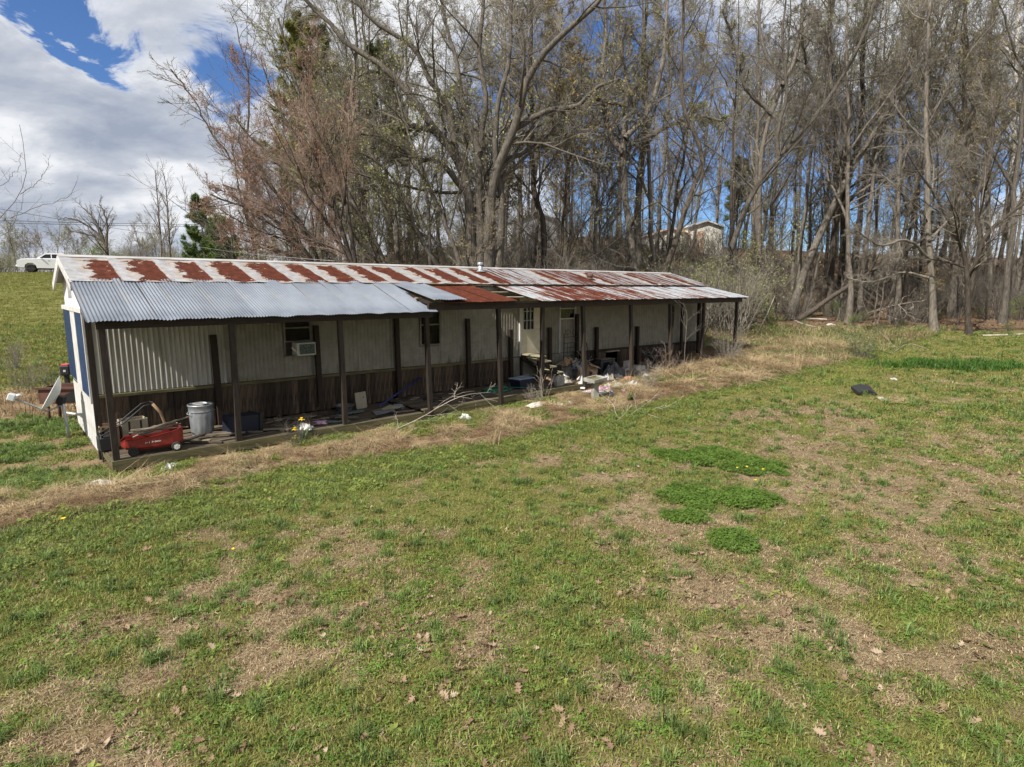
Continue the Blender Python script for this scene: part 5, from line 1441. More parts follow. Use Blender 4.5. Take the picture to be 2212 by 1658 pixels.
for i in range(16):
    a = rz_.uniform(-.35, .35); x_ = rz_.uniform(-.2, .3); y_ = rz_.uniform(-.1, .12); L = rz_.uniform(.3, .65)
    st = hthing('scrap_stick', 'thin grey scrap stick lying across the red wagon', 'stick', .66 + x_ + .02, .27 + y_, .28 + .37 + .012 * i * .6 + x_ * .15, a, 'sticks heaped on the red wagon')
    MB().box((0, 0, 0), (L, rz_.uniform(.03, .09), .016), (rz_.uniform(-.1, .1), rz_.uniform(-.25, .05), 0)).build('board', M_scrap, st)
# folded tubular handle frame
mh = hthing('mower_handle', 'folded black tubular mower handle standing behind the red wagon', 'handle', .35, .95, .28, 0)
for y_ in (-.16, .12):
    MB().tube([(-.42, y_, .30), (-.05, y_, .50), (.30, y_, .78), (.44, y_, .80)], .014, 8).build('handle_tube', M_black, mh, True)
MB().tube([(.44, -.16, .80), (.47, -.02, .81), (.44, .12, .80)], .014, 8).build('grip', M_black, mh, True)
MB().tube([(.44, -.16, .80), (.56, -.14, .62), (.62, -.12, .40), (.60, -.1, .22)], .03, 8).build('cloth_strap', M_card, mh, True)
MB().tube([(-.42, -.16, .30), (-.42, .12, .30)], .012, 8).build('cross_bar', M_black, mh, True)
MB().box((-.36, 0, .14), (.22, .34, .28), bev=.03).build('engine_deck', M_black, mh)
# beige boxes at the left end
for i, (X, Y, s_, m_, lab) in enumerate([(.10, 1.25, (.30, .32, .42), M_card, 'tan cardboard box nearest the porch corner post'), (.52, 1.35, (.44, .30, .46), M_beige, 'beige slatted crate behind the black mower handle')]):
    o = hthing('storage_box', lab, 'box', X, Y, .28, .1 * i)
    b = MB(); t_ = .012
    b.box((0, 0, .01), (s_[0], s_[1], .02)).box((0, -s_[1] / 2, s_[2] / 2), (s_[0], t_, s_[2])).box((0, s_[1] / 2, s_[2] / 2), (s_[0], t_, s_[2])).box((-s_[0] / 2, 0, s_[2] / 2), (t_, s_[1] - .02, s_[2])).box((s_[0] / 2, 0, s_[2] / 2), (t_, s_[1] - .02, s_[2]))
    b.build('carton', m_, o)
    for k in range(2): MB().box((-.1 + .2 * k, -s_[1] / 2 - .010, s_[2] * .5), (.035, .006, s_[2] * .9)).build('slat', M_wood, o)
# trash can
tcn = hthing('trash_can', 'galvanised ribbed trash can without a lid beside the red wagon', 'trash can', 1.70, 1.12, .28, .3)
rip = lambda j, i: (.008 if (j // 2) % 2 else 0) if i in (3, 4, 5, 6) else 0
MB().lathe([(.20, .0), (.205, .02), (.205, .05), (.208, .07), (.215, .25), (.222, .38), (.226, .46), (.228, .48), (.236, .485), (.232, .50), (.234, .60), (.246, .61), (.246, .635), (.236, .64), (.226, .60), (.200, .03), (.001, .03)], 48, (0, 0, 0), 'Z', rip).build('can', M_zinc, tcn, True)
for s_ in (-1, 1): MB().tube([(s_ * .235, -.06, .50), (s_ * .27, -.05, .47), (s_ * .275, 0, .455), (s_ * .27, .05, .47), (s_ * .235, .06, .50)], .007, 6).build('handle', M_zinc, tcn, True)
MB().box((.0, -.05, .63), (.30, .22, .03), (.1, .15, .4), .01).build('torn_cover', M_clothg, tcn)
# navy bin
nb_ = hthing('storage_bin', 'dark navy plastic bin lying beside the second porch post', 'bin', 2.35, .75, .28, .2)
b = MB(); b.prism([(-.30, 0), (.28, .02), (.30, .36), (-.26, .40)], -.22, .22, 'Y'); b.build('tub', M_navy, nb_)
MB().prism([(.28, -.01), (.33, -.01), (.35, .38), (.30, .39)], -.25, .25, 'Y').build('rim', M_black, nb_)
MB().prism([(.34, .03), (.345, .03), (.36, .34), (.355, .34)], -.20, .20, 'Y').build('mouth_shade', M_dark, nb_)  # dark sheet painted in for the shaded inside of the bin
# scrap boards over the left deck
rb = random.Random(19)
for i in range(34):
    X = rb.uniform(1.3, 6.1); Y = rb.uniform(.12, 1.2)
    if 1.3 < X < 1.95 and Y > .8: continue
    L = rb.uniform(.25, 1.0)
    o = hthing('scrap_board', 'loose broken board lying on the left half of the porch deck', 'board', X, Y, .285 + rb.uniform(.01, .07), rb.uniform(-.7, .7), 'loose boards on the left half of the deck')
    MB().box((0, 0, 0), (L, rb.uniform(.03, .12), rb.uniform(.012, .03)), (rb.uniform(-.08, .08), rb.uniform(-.08, .08), 0)).build('board', rb.choice((M_scrap, M_scrap, M_wood, M_deck)), o)
def crumple(name, label, cat, loc, size, m, seed, rz=0.0, n=9, group=None, rough=.5):
    r = np.random.RandomState(seed); sx_, sy_, sz_ = size
    ph = r.uniform(0, 50, 2)
    def fn(a, c):
        x = (a - .5) * 2; y = (c - .5) * 2
        d = max(abs(x), abs(y)); rr_ = math.hypot(x, y)
        k = 1 - .22 * (rr_ > 1) * (rr_ - 1)
        h = max(0.0, 1 - d ** 2.2)
        nz = float(fbm(np.array([a * 3 + ph[0]]), np.array([c * 3 + ph[1]]), 2.6, 4, 2)[0])
        ww = float(fbm(np.array([a * 3 + ph[1]]), np.array([c * 3 + ph[0]]), 2.4, 3, 4)[0]) - .5
        return (x * sx_ / 2 * k * (1 + ww * .9), y * sy_ / 2 * k * (1 + ww * .9), sz_ * (h * (.3 + 1.5 * max(0, nz - .25)) + .02))
    o = empty(name, loc, rz); tag(o, label, cat, group)
    MB().grid(fn, n, n).build('fabric' if cat in ('cloth', 'clothes') else 'sheet', m, o, False, False)
    return o
crumple('plastic_bag', 'crumpled white bag on the deck edge behind the yellow daffodils', 'bag', hl(3.45, .12, .29), (.34, .24, .16), M_paper, 3)
crumple('rag', 'purplish rag among the scrap boards left of the third porch post', 'cloth', hl(3.9, .45, .30), (.4, .3, .08), M_clothp, 4)
bd = hthing('leaning_board', 'upright beige board with a hole, leaning behind the third porch post', 'board', 5.45, 1.45, .28, .2)
MB().box((0, 0, .20), (.34, .025, .42), (-.12, 0, 0), .01).build('board', M_beige, bd)
MB().lathe([(.018, -.004), (.001, -.004)], 10, (.05, -.03, .28), 'Y').build('hole', M_dark, bd)  # dark disc for the shade in the hole; the board is not pierced
bs = hthing('basin', 'pale grey plastic basin behind the third porch post', 'basin', 4.95, 1.35, .28, 0)
MB().lathe([(.15, 0), (.22, .15), (.24, .155), (.235, .165), (.21, .15), (.14, .015), (.001, .015)], 24).build('bowl', M_clothg, bs, True)
for i, (X, Y, z, L, w_, rz) in enumerate([(4.75, .95, .31, .75, .16, .1), (4.85, .85, .335, .70, .14, .16), (4.15, .35, .31, .8, .10, -.5)]):
    o = hthing('teal_board', ('lower', 'upper', 'slanting')[i] + ' teal painted board on the deck left of the third porch post', 'board', X, Y, z, rz); MB().box((0, 0, 0), (L, w_, .025)).build('board', M_teal, o)
for i, (X, Y, z, L, w_, rz, m_, lab) in enumerate([(5.9, .75, .33, .42, .34, .5, M_beige, 'flat beige panel on the deck right of the upright beige board'), (5.6, .55, .31, .5, .3, -.3, M_clothg, 'flat grey panel at the deck edge below the beige panel'), (6.2, .9, .31, .4, .25, 1.0, M_clothlb, 'pale bluish panel on the deck under the blue pole')]):
    o = hthing('flat_panel', lab, 'panel', X, Y, z, rz); MB().box((0, 0, 0), (L, w_, .02), (.06, -.08, 0), .004).build('panel', m_, o)
po = hthing('blue_pole', 'long dark blue pole leaning up across the skirting', 'pole', 0, 0, 0)
MB().tube([(5.75, 1.05, .36), (6.6, 1.5, .56), (7.45, 1.82, .82)], .02, 8).build('shaft', M_bluepole, po, True)
for i in range(14):
    X = rb.uniform(6.6, 8.6) ; Y = rb.uniform(.5, 1.6)
    o = hthing('scrap_board', 'dark scrap lying on the deck between the fourth and fifth porch posts', 'board', X, Y, .36, rb.uniform(-1, 1), 'dark scraps between the fourth and fifth posts')
    MB().box((0, 0, 0), (rb.uniform(.1, .5), rb.uniform(.04, .15), .02), (rb.uniform(-.1, .1), rb.uniform(-.1, .1), 0)).build('board', rb.choice((M_wood, M_beam, M_scrap)), o)
# hose
hs = hthing('garden_hose', 'coiled green garden hose spilling over the deck edge at the fifth post', 'hose', 9.35, .80, .36)
pts = []
for i in range(150):
    a = i / 149 * 2 * math.pi * 5.2; r_ = .42 - .05 * math.sin(i * .31) - .0012 * i
    pts.append((math.cos(a) * r_ * 1.3, math.sin(a) * r_ * .75, .012 + i / 149 * .10 + .012 * math.sin(i * .7)))
pts += [(.75, -.35, .06), (1.0, -.55, .04), (1.15, -.80, .02), (.9, -.86, -.12), (.55, -.90, -.22)]
MB().tube(pts, .011, 6).build('tubing', M_hose, hs, True)
tb = hthing('plastic_tub', 'dark blue plastic tub on the deck right of the green hose', 'tub', 10.35, .85, .36, .1)
MB().prism([(-.26, 0), (.26, 0), (.31, .26), (-.31, .26)], -.2, .2, 'Y').build('tub_body', M_tubblue, tb)
MB().box((0, 0, .275), (.70, .46, .03), bev=.012).build('rim', M_clothlb, tb)
o = hthing('plywood_sheet', 'grey plywood panel lying behind the blue tub', 'panel', 10.9, 1.3, .36, .2); MB().box((0, 0, .12), (.6, .02, .3), (-.5, 0, 0)).build('panel', M_clothg, o)
o = hthing('stone_block', 'round-topped grey stone leaning at the foot of the steps', 'stone', 11.45, .35, .36, .2)
MB().prism([(-.20, 0), (.20, 0), (.22, .14), (.15, .27), (.0, .32), (-.16, .26), (-.22, .13)], -.05, .05, 'Y').build('slab', M_concrete, o)
# rubbish heap right of the steps
def carton(label, X, Y, z, s_, rz, m_=M_card, tilt=(0, 0)):
    o = hthing('cardboard_box', label, 'box', X, Y, z, rz)
    o.rotation_euler = (tilt[0], tilt[1], HROT + rz)
    a, b_, c = s_; t_ = .01
    MB().box((0, 0, t_ / 2), (a, b_, t_)).box((0, -b_ / 2, c / 2), (a, t_, c)).box((0, b_ / 2, c / 2), (a, t_, c)).box((-a / 2, 0, c / 2), (t_, b_ - .02, c)).box((a / 2, 0, c / 2), (t_, b_ - .02, c)).build('carton', m_, o)
    MB().box((0, -b_ / 2 - .09, c + .02), (a, .2, .006), (.5, 0, 0)).build('flap', m_, o)
    MB().box((0, b_ / 2 + .05, c + .07), (a, .2, .006), (.9, 0, 0)).build('flap', m_, o)
    return o
carton('open brown cardboard box at the front of the rubbish heap by the steps', 12.75, .55, .37, (.42, .36, .30), .5, M_card, (.15, .1))
carton('brown cardboard box tipped against the sixth porch post', 13.2, .75, .37, (.4, .34, .36), -.3, M_card, (-.2, .3))
carton('dark carton deep in the rubbish heap below the storm door', 12.9, 1.25, .37, (.5, .4, .42), .2, M_clothg)
carton('pale carton lying on its side at the deck edge', 12.35, .30, .38, (.28, .24, .22), 1.0, M_rim, (.6, .2))
crumple('clothes_heap', 'pale blue cloth draped over the cardboard boxes', 'clothes', hl(12.7, .85, .72), (.35, .3, .2), M_clothlb, 6, .4)
crumple('clothes_heap', 'grey clothes spilling at the deck edge before the sixth post', 'clothes', hl(12.95, .22, .37), (.6, .4, .22), M_clothg, 7, .9)
crumple('clothes_heap', 'white crumpled sheet at the foot of the steps', 'clothes', hl(12.25, .12, .37), (.5, .3, .10), M_paper, 8, .2)
crumple('clothes_heap', 'dark heap of clothes under the iron headboard', 'clothes', hl(13.3, 1.35, .37), (1.0, .6, .62), M_clothg, 9, .1)
crumple('clothes_heap', 'brownish heap of rags on the dark carton', 'clothes', hl(12.85, 1.30, .78), (.6, .45, .30), M_card, 10, .5)
for i in range(14):
    o = hthing('scrap_stick', 'broken stick poking out of the rubbish heap by the steps', 'stick', rb.uniform(12.5, 13.6), rb.uniform(.9, 1.5), rb.uniform(.7, .95), rb.uniform(-1.5, 1.5), 'sticks in the rubbish heap')
    MB().bar((-.3, 0, -.12), (.35, 0, rb.uniform(0, .25)), .035, .02).build('board', rb.choice((M_scrap, M_wood, M_beam)), o)
# iron headboard
ib = hthing('iron_headboard', 'dark scrolled iron headboard standing before the storm door', 'headboard', 13.32, 1.66, .80, .05)
for x_ in (-.36, .36): MB().tube([(x_, 0, -.4), (x_, 0, .98)], .016, 8).build('upright', M_iron, ib, True)
for z_ in (.22, .50, .66, .86): MB().tube([(-.36, 0, z_), (.36, 0, z_)], .010, 6).build('cross_bar', M_iron, ib, True)
for k, x_ in enumerate((-.18, .18)):
    MB().tube([(x_ + .16 * math.cos(a) * (1 - a / 9), 0, 1.0 + .13 * math.sin(a) * (1 - a / 9)) for a in np.linspace(0, 5.5, 18)], .008, 6).build('scroll', M_iron, ib, True)
for x_ in (-.18, 0, .18): MB().tube([(x_, 0, .22), (x_, 0, .66)], .007, 6).build('spindle', M_iron, ib, True)
ib = hthing('iron_headboard', 'second dark iron bed end leaning beside the sixth post', 'headboard', 14.0, 1.45, .36, .5)
for x_ in (-.25, .25): MB().tube([(x_, 0, 0), (x_, .15, 1.05)], .014, 8).build('upright', M_iron, ib, True)
for z_ in (.35, .95): MB().tube([(-.25, z_ * .14, z_), (.25, z_ * .14, z_)], .010, 6).build('cross_bar', M_iron, ib, True)
MB().tube([(-.25, .15, 1.05), (-.1, .17, 1.2), (-.35, .1, 1.45), (-.5, .05, 1.5)], .008, 6).build('bent_rod', M_iron, ib, True)
# television
tv = hthing('television', 'old dark television set standing in the rubbish below the wall', 'television', 14.75, 1.35, .30, -.1)
b = MB(); b.box((0, 0, .26), (.66, .30, .52), bev=.02); b.prism([(-.26, .08), (.26, .08), (.2, .44), (-.2, .44)], .15, .34, 'Y'); b.build('case', M_tv, tv)
MB().grid(lambda a, c: (-.24 + a * .48, -.158 - .012 * (1 - (2 * a - 1) ** 2) * (1 - (2 * c - 1) ** 2), .10 + c * .34), 8, 6).build('screen', M_screen, tv, True, False)
MB().box((0, 0, .535), (.70, .34, .02)).build('top_board', M_scrap, tv)
def block(label, X, Y, z, rz, rx=0.0):
    o = hthing('concrete_block', label, 'block', X, Y, z, rz); o.rotation_euler = (rx, 0, HROT + rz)
    b = MB(); b.box((0, -.085, .1), (.40, .03, .2)).box((0, .085, .1), (.40, .03, .2))
    for x_ in (-.185, 0, .185): b.box((x_, 0, .1), (.03, .14, .2))
    b.build('block_shell', M_cinder, o)
zb = lambda X, Y: g1(*hw(X, Y))
block('upper pale concrete block stacked right of the crawl space opening', 15.55, .95, zb(15.5, .9) + .205, .2)
block('lower left pale concrete block under the stacked one', 15.45, .92, zb(15.4, .9), .05)
block('lower right pale concrete block beside the stacked pair', 15.95, .80, zb(15.95, .8), -.2)
# broken chairs by the far wall
for i, (X, Y, lab) in enumerate([(17.0, .9, 'broken grey chair frame lying before the seventh bay'), (17.9, .8, 'tangled broken chair frame nearest the ninth porch post')]):
    o = hthing('broken_chair', lab, 'chair', X, Y, zb(X, Y), .4 * i)
    for k, (p, q) in enumerate([((-.3, 0, .0), (.35, 0, .75)), ((-.25, .3, 0), (.4, .3, .70)), ((-.35, .05, .72), (.30, .05, .05)), ((-.3, .32, .66), (.35, .32, .0))]):
        MB().bar(p, q, .04, .03).build('leg', M_clothg, o)
    MB().box((0, .16, .36), (.42, .36, .03), (.2, .6, 0)).build('seat', M_scrap, o)
    MB().bar((-.3, 0, .62), (-.3, .32, .60), .04, .03).build('stretcher', M_clothg, o)
for i in range(18):
    X = rb.uniform(14.3, 19.0); Y = rb.uniform(.2, 1.2)
    crumple('rubbish', 'crumpled pale rubbish strewn under the right half of the porch', 'rubbish', hl(X, Y, zb(X, Y)), (rb.uniform(.25, .6), rb.uniform(.2, .4), rb.uniform(.08, .24)), rb.choice((M_clothw, M_clothg, M_clothg, M_cinder)), 100 + i, rb.uniform(0, 6), 7, 'rubbish under the right half of the porch')
# heap of cloth spilling out in the sun
def cl(label, px, py, size, m, seed, rz=0.0, name='clothes_heap', cat='clothes'):
    p = gp(px, py); return crumple(name, label, cat, (p[0], p[1], p[2] - .01), size, m, seed, rz, 11)
cl('soiled white cloth stood up in a heap right of the birdbath', 1318, 828, (.42, .36, .34), M_clothw, 41, .3)
cl('grey blanket heaped behind the soiled white cloth', 1325, 812, (.9, .6, .5), M_clothg, 42, .9)
cl('purple patterned cloth spread behind the birdbath', 1300, 846, (.85, .55, .16), M_clothp, 43, .6)
cl('dirty white cloth between the birdbath and the orange plastic', 1338, 836, (.55, .35, .16), M_clothw, 44, .2)
cl('pale rolled rug end lying below the orange plastic', 1366, 838, (.55, .35, .24), M_cinder, 45, .7)
cl('orange plastic netting tangled at the end of the cloth heap', 1358, 824, (.45, .3, .2), M_orange, 46, .1, 'plastic_netting', 'netting')
cl('white sheet lying flat just behind the birdbath foot', 1268, 848, (.6, .35, .07), M_paper, 47, .5)
for i, (px, py, s_, lab) in enumerate([(1302, 853, (.55, .20, .05), 'white slab lying right of the birdbath foot'), (1387, 835, (.5, .16, .06), 'white board lying alone right of the cloth heap'), (1260, 842, (.4, .14, .05), 'white strip of board left of the birdbath')]):
    p = gp(px, py); o = empty('white_board', (p[0], p[1], p[2] + .05), HROT + .3 * i); tag(o, lab, 'board'); MB().box((0, 0, 0), s_, (.05, .06, 0), .008).build('board', M_wplastic, o)
for i in range(40):
    px = 1240 + 160 * rb.random(); py = 806 + 52 * rb.random() * (1 - abs(px - 1315) / 150)
    if py < 815 and px < 1270: continue
    cl('small crumpled rag or paper in the sunlit rubbish spill by the birdbath', px, py, (rb.uniform(.12, .36), rb.uniform(.1, .24), rb.uniform(.06, .2)), rb.choice((M_clothw, M_clothw, M_clothg, M_card, M_cinder, M_paper, M_clothp, M_clothlb)), 300 + i, rb.uniform(0, 6), 'rubbish', 'rubbish')['group'] = 'small rags in the rubbish spill'
for i in range(16):
    X = rb.uniform(11.9, 13.9); Y = rb.uniform(.1, 1.3)
    crumple('rubbish', 'crumpled rag or paper in the rubbish heap on the deck by the steps', 'rubbish', hl(X, Y, .37), (rb.uniform(.15, .4), rb.uniform(.12, .3), rb.uniform(.1, .3)), rb.choice((M_clothw, M_clothg, M_card, M_paper, M_card)), 400 + i, rb.uniform(0, 6), 7, 'rags in the rubbish heap on the deck')
# birdbath
p = gp(1285, 862); bb = empty('birdbath', (p[0], p[1], p[2] - .02), .35); tag(bb, 'square grey concrete birdbath with a tilted tray on a tapered foot', 'birdbath')
b = MB()
for (z0, z1, w0, w1) in ((0, .52, .085, .07),):
    b.add([(sx_ * w, sy_ * w, z) for z, w in ((z0, w0), (z1, w1)) for sx_, sy_ in ((-1, -1), (1, -1), (1, 1), (-1, 1))], [(3, 2, 1, 0), (4, 5, 6, 7), (0, 1, 5, 4), (1, 2, 6, 5), (2, 3, 7, 6), (3, 0, 4, 7)])
b.build('foot', M_concrete, bb)
tr_ = MB().box((0, 0, .0), (.52, .40, .04))
for (c, s_) in (((0, -.19, .045), (.52, .03, .055)), ((0, .19, .045), (.52, .03, .055)), ((-.245, 0, .045), (.03, .35, .055)), ((.245, 0, .045), (.03, .35, .055))): tr_.box(c, s_)
o = tr_.build('tray', M_concrete, bb); o.location = (0, 0, .54); o.rotation_euler = (.05, -.07, .35)
MB().add([(-.225, -.17, .03), (.225, -.17, .03), (.225, .17, .03), (-.225, .17, .03)], [(0, 1, 2, 3)]).build('dry_moss', M_fascia, o)
# air conditioner
ac = hthing('air_conditioner', 'cream window air conditioner with a dark grille in the first window', 'air conditioner', 4.16, YW - .16, 1.70, 0)
MB().box((0, 0, .155), (.46, .40, .31), bev=.015).build('case', M_acbody, ac)
MB().box((.015, -.203, .155), (.37, .012, .235), bev=.004).build('grille', M_acgrille, ac)
for k in range(6): MB().box((.015, -.212, .07 + k * .034), (.36, .006, .006)).build('louvre', M_black, ac)
ob = MB().box((-.30, .10, .16), (.14, .02, .30)).build('side_panel', M_wood, ac)
# daffodils, dandelions
def flower(name, label, loc, h, r, lean=0.0, leaves=6, cat='flower', dandy=False):
    o = empty(name, loc, random.uniform(0, 6)); tag(o, label, cat)
    MB().tube([(0, 0, 0), (lean * .4, 0, h * .55), (lean, 0, h)], .006, 5).build('stalk', M_stem, o)
    b = MB()
    if dandy:
        for k in range(16):
            a = k * 2.4; rr_ = r * (.4 + .6 * (k % 4) / 3)
            b.add([(lean, 0, h), (lean + math.cos(a - .25) * rr_, math.sin(a - .25) * rr_, h + .012), (lean + math.cos(a + .25) * rr_, math.sin(a + .25) * rr_, h + .012)], [(0, 1, 2)])
    else:
        for k in range(6):
            a = k * 1.047; c, s_ = math.cos(a), math.sin(a)
            b.add([(lean, 0, h), (lean + (c * .55 - s_ * .3) * r, (s_ * .55 + c * .3) * r, h + .01), (lean + c * r, s_ * r, h - .01), (lean + (c * .55 + s_ * .3) * r, (s_ * .55 - c * .3) * r, h + .01)], [(0, 1, 2, 3)])
        b.lathe([(r * .25, 0), (r * .3, r * .4), (r * .42, r * .55)], 10, (lean, 0, h))
    b.build('petals', M_yellow, o, False, False)
    for k in range(leaves):
        a = k * 1.1; L = h * random.uniform(.6, .95)
        MB().add([(0, 0, 0), (.012, 0, 0), (math.cos(a) * L * .3 + .01, math.sin(a) * L * .3, L * .8), (math.cos(a) * L * .5, math.sin(a) * L * .5, L * .9)], [(0, 1, 2, 3)]).build('leaf', M_stem, o, False, False)
    return o
for i, (X, Y, h, lab) in enumerate([(3.30, -.12, .46, 'tallest yellow daffodil before the deck between second and third posts'), (3.15, -.18, .28, 'middle yellow daffodil below the tallest one'), (3.05, -.28, .14, 'lowest yellow daffodil of the clump at the deck')]):
    flower('daffodil', lab, hl(X, Y, zb(X, Y)), h, .075, .03)
for i, (px, py, lab) in enumerate([(135, 1138, 'yellow dandelion by the bare ditch at the left edge of the lawn'), (503, 1208, 'small yellow dandelion alone in the left lawn'), (1593, 1024, 'yellow dandelion at the lower edge of the large clover patch'), (1612, 1022, 'yellow dandelion right of the other one below the clover'), (1648, 1028, 'yellow dandelion at the right tip of the large clover patch'), (1631, 1052, 'yellow dandelion between the two clover patches')]):
    p = gp(px, py); flower('dandelion', lab, p, .10, .045 if i == 0 else .03, .01, 3, 'flower', True)
# litter on the grass
for i, (px, py, s_, m_, lab, n_, c_) in enumerate([
    (216, 1050, (.46, .30, .13), M_paper, 'torn white bag on the dead grass before the porch corner', 'plastic_bag', 'bag'), (184, 1058, (.12, .1, .06), M_paper, 'small white scrap left of the torn white bag', 'paper_scrap', 'litter'),
    (367, 1014, (.55, .24, .12), M_paper, 'crumpled white paper under the deck edge near the red wagon', 'crumpled_paper', 'litter'), (1004, 904, (.34, .18, .12), M_paper, 'crumpled white paper beside the fallen branch top', 'crumpled_paper', 'litter'),
    (1160, 878, (.50, .30, .12), M_rock, 'large pale stone in the dead grass before the steps', 'stone', 'stone'), (1208, 874, (.26, .2, .09), M_rock, 'pale stone left of the birdbath in the dead grass', 'stone', 'stone'), (1231, 872, (.2, .16, .08), M_rock, 'small pale stone nearest the birdbath', 'stone', 'stone'),
    (1487, 837, (.3, .16, .06), M_paper, 'white scrap on the straw right of the cloth heap', 'paper_scrap', 'litter'), (1556, 822, (.3, .18, .08), M_paper, 'white scrap in the straw before the last porch post', 'paper_scrap', 'litter'), (1930, 820, (.3, .14, .07), M_paper, 'white scrap alone on the far lawn', 'paper_scrap', 'litter'),
    (1035, 900, (.2, .14, .06), M_rock, 'grey scrap right of the crumpled paper by the branch top', 'paper_scrap', 'litter'), (1795, 703, (.6, .3, .12), M_paper, 'white litter lying at the edge of the woods', 'paper_scrap', 'litter'), (1905, 862, (.6, .25, .06), M_clothw, 'pale dead grass clod right of the black lid', 'grass_clod', 'litter')]):
    p = gp(px, py); crumple(n_, lab, c_, (p[0], p[1], p[2] - .005), s_, m_, 60 + i, i * .9, 7)
# black lid on the lawn
p = gp(1866, 852); o = empty('black_lid', (p[0], p[1], p[2]), .2); tag(o, 'black plastic lid lying bent on the far lawn', 'lid')
def lidf(a, c):
    x = (a - .5) * .64; y = (c - .5) * .46
    return (x + .12 * (c - .5), y, .10 + .10 * c + .05 * math.sin(a * 3.2) - .10 * max(0, a - .55) * (1 - c) * 2)
MB().grid(lidf, 10, 8).build('lid_top', M_black, o, True, False)
b = MB()
for k in range(10): b.add([lidf(k / 10, 0), lidf((k + 1) / 10, 0), tuple(np.array(lidf((k + 1) / 10, 0)) - [0, 0, .07]), tuple(np.array(lidf(k / 10, 0)) - [0, 0, .07])], [(0, 1, 2, 3)])
for k in range(8): b.add([lidf(0, k / 8), lidf(0, (k + 1) / 8), tuple(np.array(lidf(0, (k + 1) / 8)) - [0, 0, .08]), tuple(np.array(lidf(0, k / 8)) - [0, 0, .08])], [(0, 1, 2, 3)])
b.build('lid_rim', M_black, o, False, False)
for k in (0, 1): MB().lathe([(.03, 0), (.026, .008), (.001, .01)], 10, (-.10 + k * .08, .14, .195 + .0 * k)).build('sticker', M_wplastic, o, True)
# ------------------------------------------------------------------ left of the house
p = gp(150, 949); dp_ = p
ds = empty('satellite_dish', (p[0], p[1], p[2]), 0); tag(ds, 'grey satellite dish on a steel pole left of the house', 'satellite dish')
MB().tube([(0, 0, -.05), (-.03, 0, .5), (-.05, 0, .78)], .032, 10).build('pole', M_pipe, ds, True)
def dishf(a, c):
    th = a * 2 * math.pi; r = c * .40
    q = Vector((r * math.cos(th), r * math.sin(th) * 1.05, .16 * (r / .40) ** 2))
    return q
b = MB().grid(dishf, 28, 6); o = b.build('reflector', M_dish, ds, True, False); o.location = (-.14, .02, .95)
o.rotation_euler = Vector((-.72, -.50, .48)).to_track_quat('Z', 'Y').to_euler()
MB().tube([(-.10, 0, .74), (-.32, -.12, .64), (-.60, -.30, .86), (-.78, -.40, .98)], .018, 6).build('arm', M_pipe, ds, True)
MB().box((-.80, -.40, 1.0), (.14, .12, .16), (0, .4, .4), .02).build('receiver', M_dish, ds)
MB().lathe([(.001, -.02), (.05, -.01), (.05, .02), (.001, .04)], 12, (-.68, -.36, 1.03)).build('feed_horn', M_wplastic, ds, True)
MB().box((-.08, 0, .86), (.14, .10, .18), (0, .3, 0)).build('bracket', M_black, ds)
p = gp(128, 912)
tg = empty('steel_trough', (p[0] + .30, p[1] + .1, p[2]), .12); tag(tg, 'brown steel trough on legs between the dish and the house', 'trough')
b = MB(); b.prism([(-.62, .50), (.95, .50), (.95, .86), (-.62, .86)], -.20, -.17, 'Y'); b.prism([(-.62, .50), (.95, .50), (.95, .86), (-.62, .86)], .40, .43, 'Y')
b.box((.165, .115, .49), (1.57, .63, .03)); b.box((-.61, .115, .68), (.03, .57, .36)); b.build('trough_body', M_brownmetal, tg)
MB().box((.165, -.215, .86), (1.66, .07, .05)).build('rim', M_brownmetal, tg)
MB().box((.165, .445, .86), (1.66, .07, .05)).build('rim', M_brownmetal, tg)
MB().prism([(.28 + .40 * math.cos(a), .52 + .26 * math.sin(a)) for a in np.linspace(0, math.pi, 12)], -.214, -.204, 'Y').build('arch_shade', M_dark, tg)  # dark panel painting a shaded arched recess onto the uncut front
for (x_, y_) in ((-.5, -.1), (-.5, .32), (.82, -.1), (.82, .32)): MB().tube([(x_, y_, .5), (x_, y_, -.1)], .035, 8).build('leg', M_brownmetal, tg, True)
p = gp(188, 935)
ch = empty('resin_chair', (p[0], p[1], p[2]), .3); tag(ch, 'white resin garden chair tipped over against the house corner', 'chair')
MB().tube([(-.42, 0, .50), (-.18, 0, .43), (.05, .02, .42), (.35, .05, .44)], [.018, .03, .034, .03], 8).build('seat_rail', M_wplastic, ch, True)
MB().tube([(-.10, 0, .43), (.06, .02, .22), (.20, .02, .02)], [.034, .028, .022], 8).build('leg', M_wplastic, ch, True)
MB().tube([(.02, .12, .42), (.18, .14, .24), (.30, .14, .04)], [.032, .028, .022], 8).build('leg', M_wplastic, ch, True)
MB().grid(lambda a, c: (-.05 + a * .42, .03 + c * .38, .42 + .03 * math.sin(a * 3) + .02 * c), 6, 5).build('seat', M_wplastic, ch, True, False)
MB().grid(lambda a, c: (.33 + .10 * c, .04 + a * .36, .44 + c * .42), 6, 5).build('backrest', M_wplastic, ch, True, False)
p = at(141, 785, 17.5); x_, y_ = float(p[0]), 17.5
en = empty('outdoor_motor', (x_, y_, g1(x_, y_) - .55), .4); tag(en, 'red-topped black outboard motor behind the left house corner', 'motor')
MB().box((0, 0, 1.28), (.26, .34, .30), bev=.04).build('cowl', M_black, en); MB().box((0, 0, 1.435), (.2, .28, .04), bev=.02).build('top_cover', M_engred, en)
MB().box((0, 0, .75), (.12, .16, .80), bev=.02).build('shaft_housing', M_black, en); MB().box((0, .1, .22), (.06, .40, .20), bev=.02).build('lower_unit', M_black, en)
MB().box((0, 0, .1), (.5, .1, .3)).build('stand', M_wood, en)
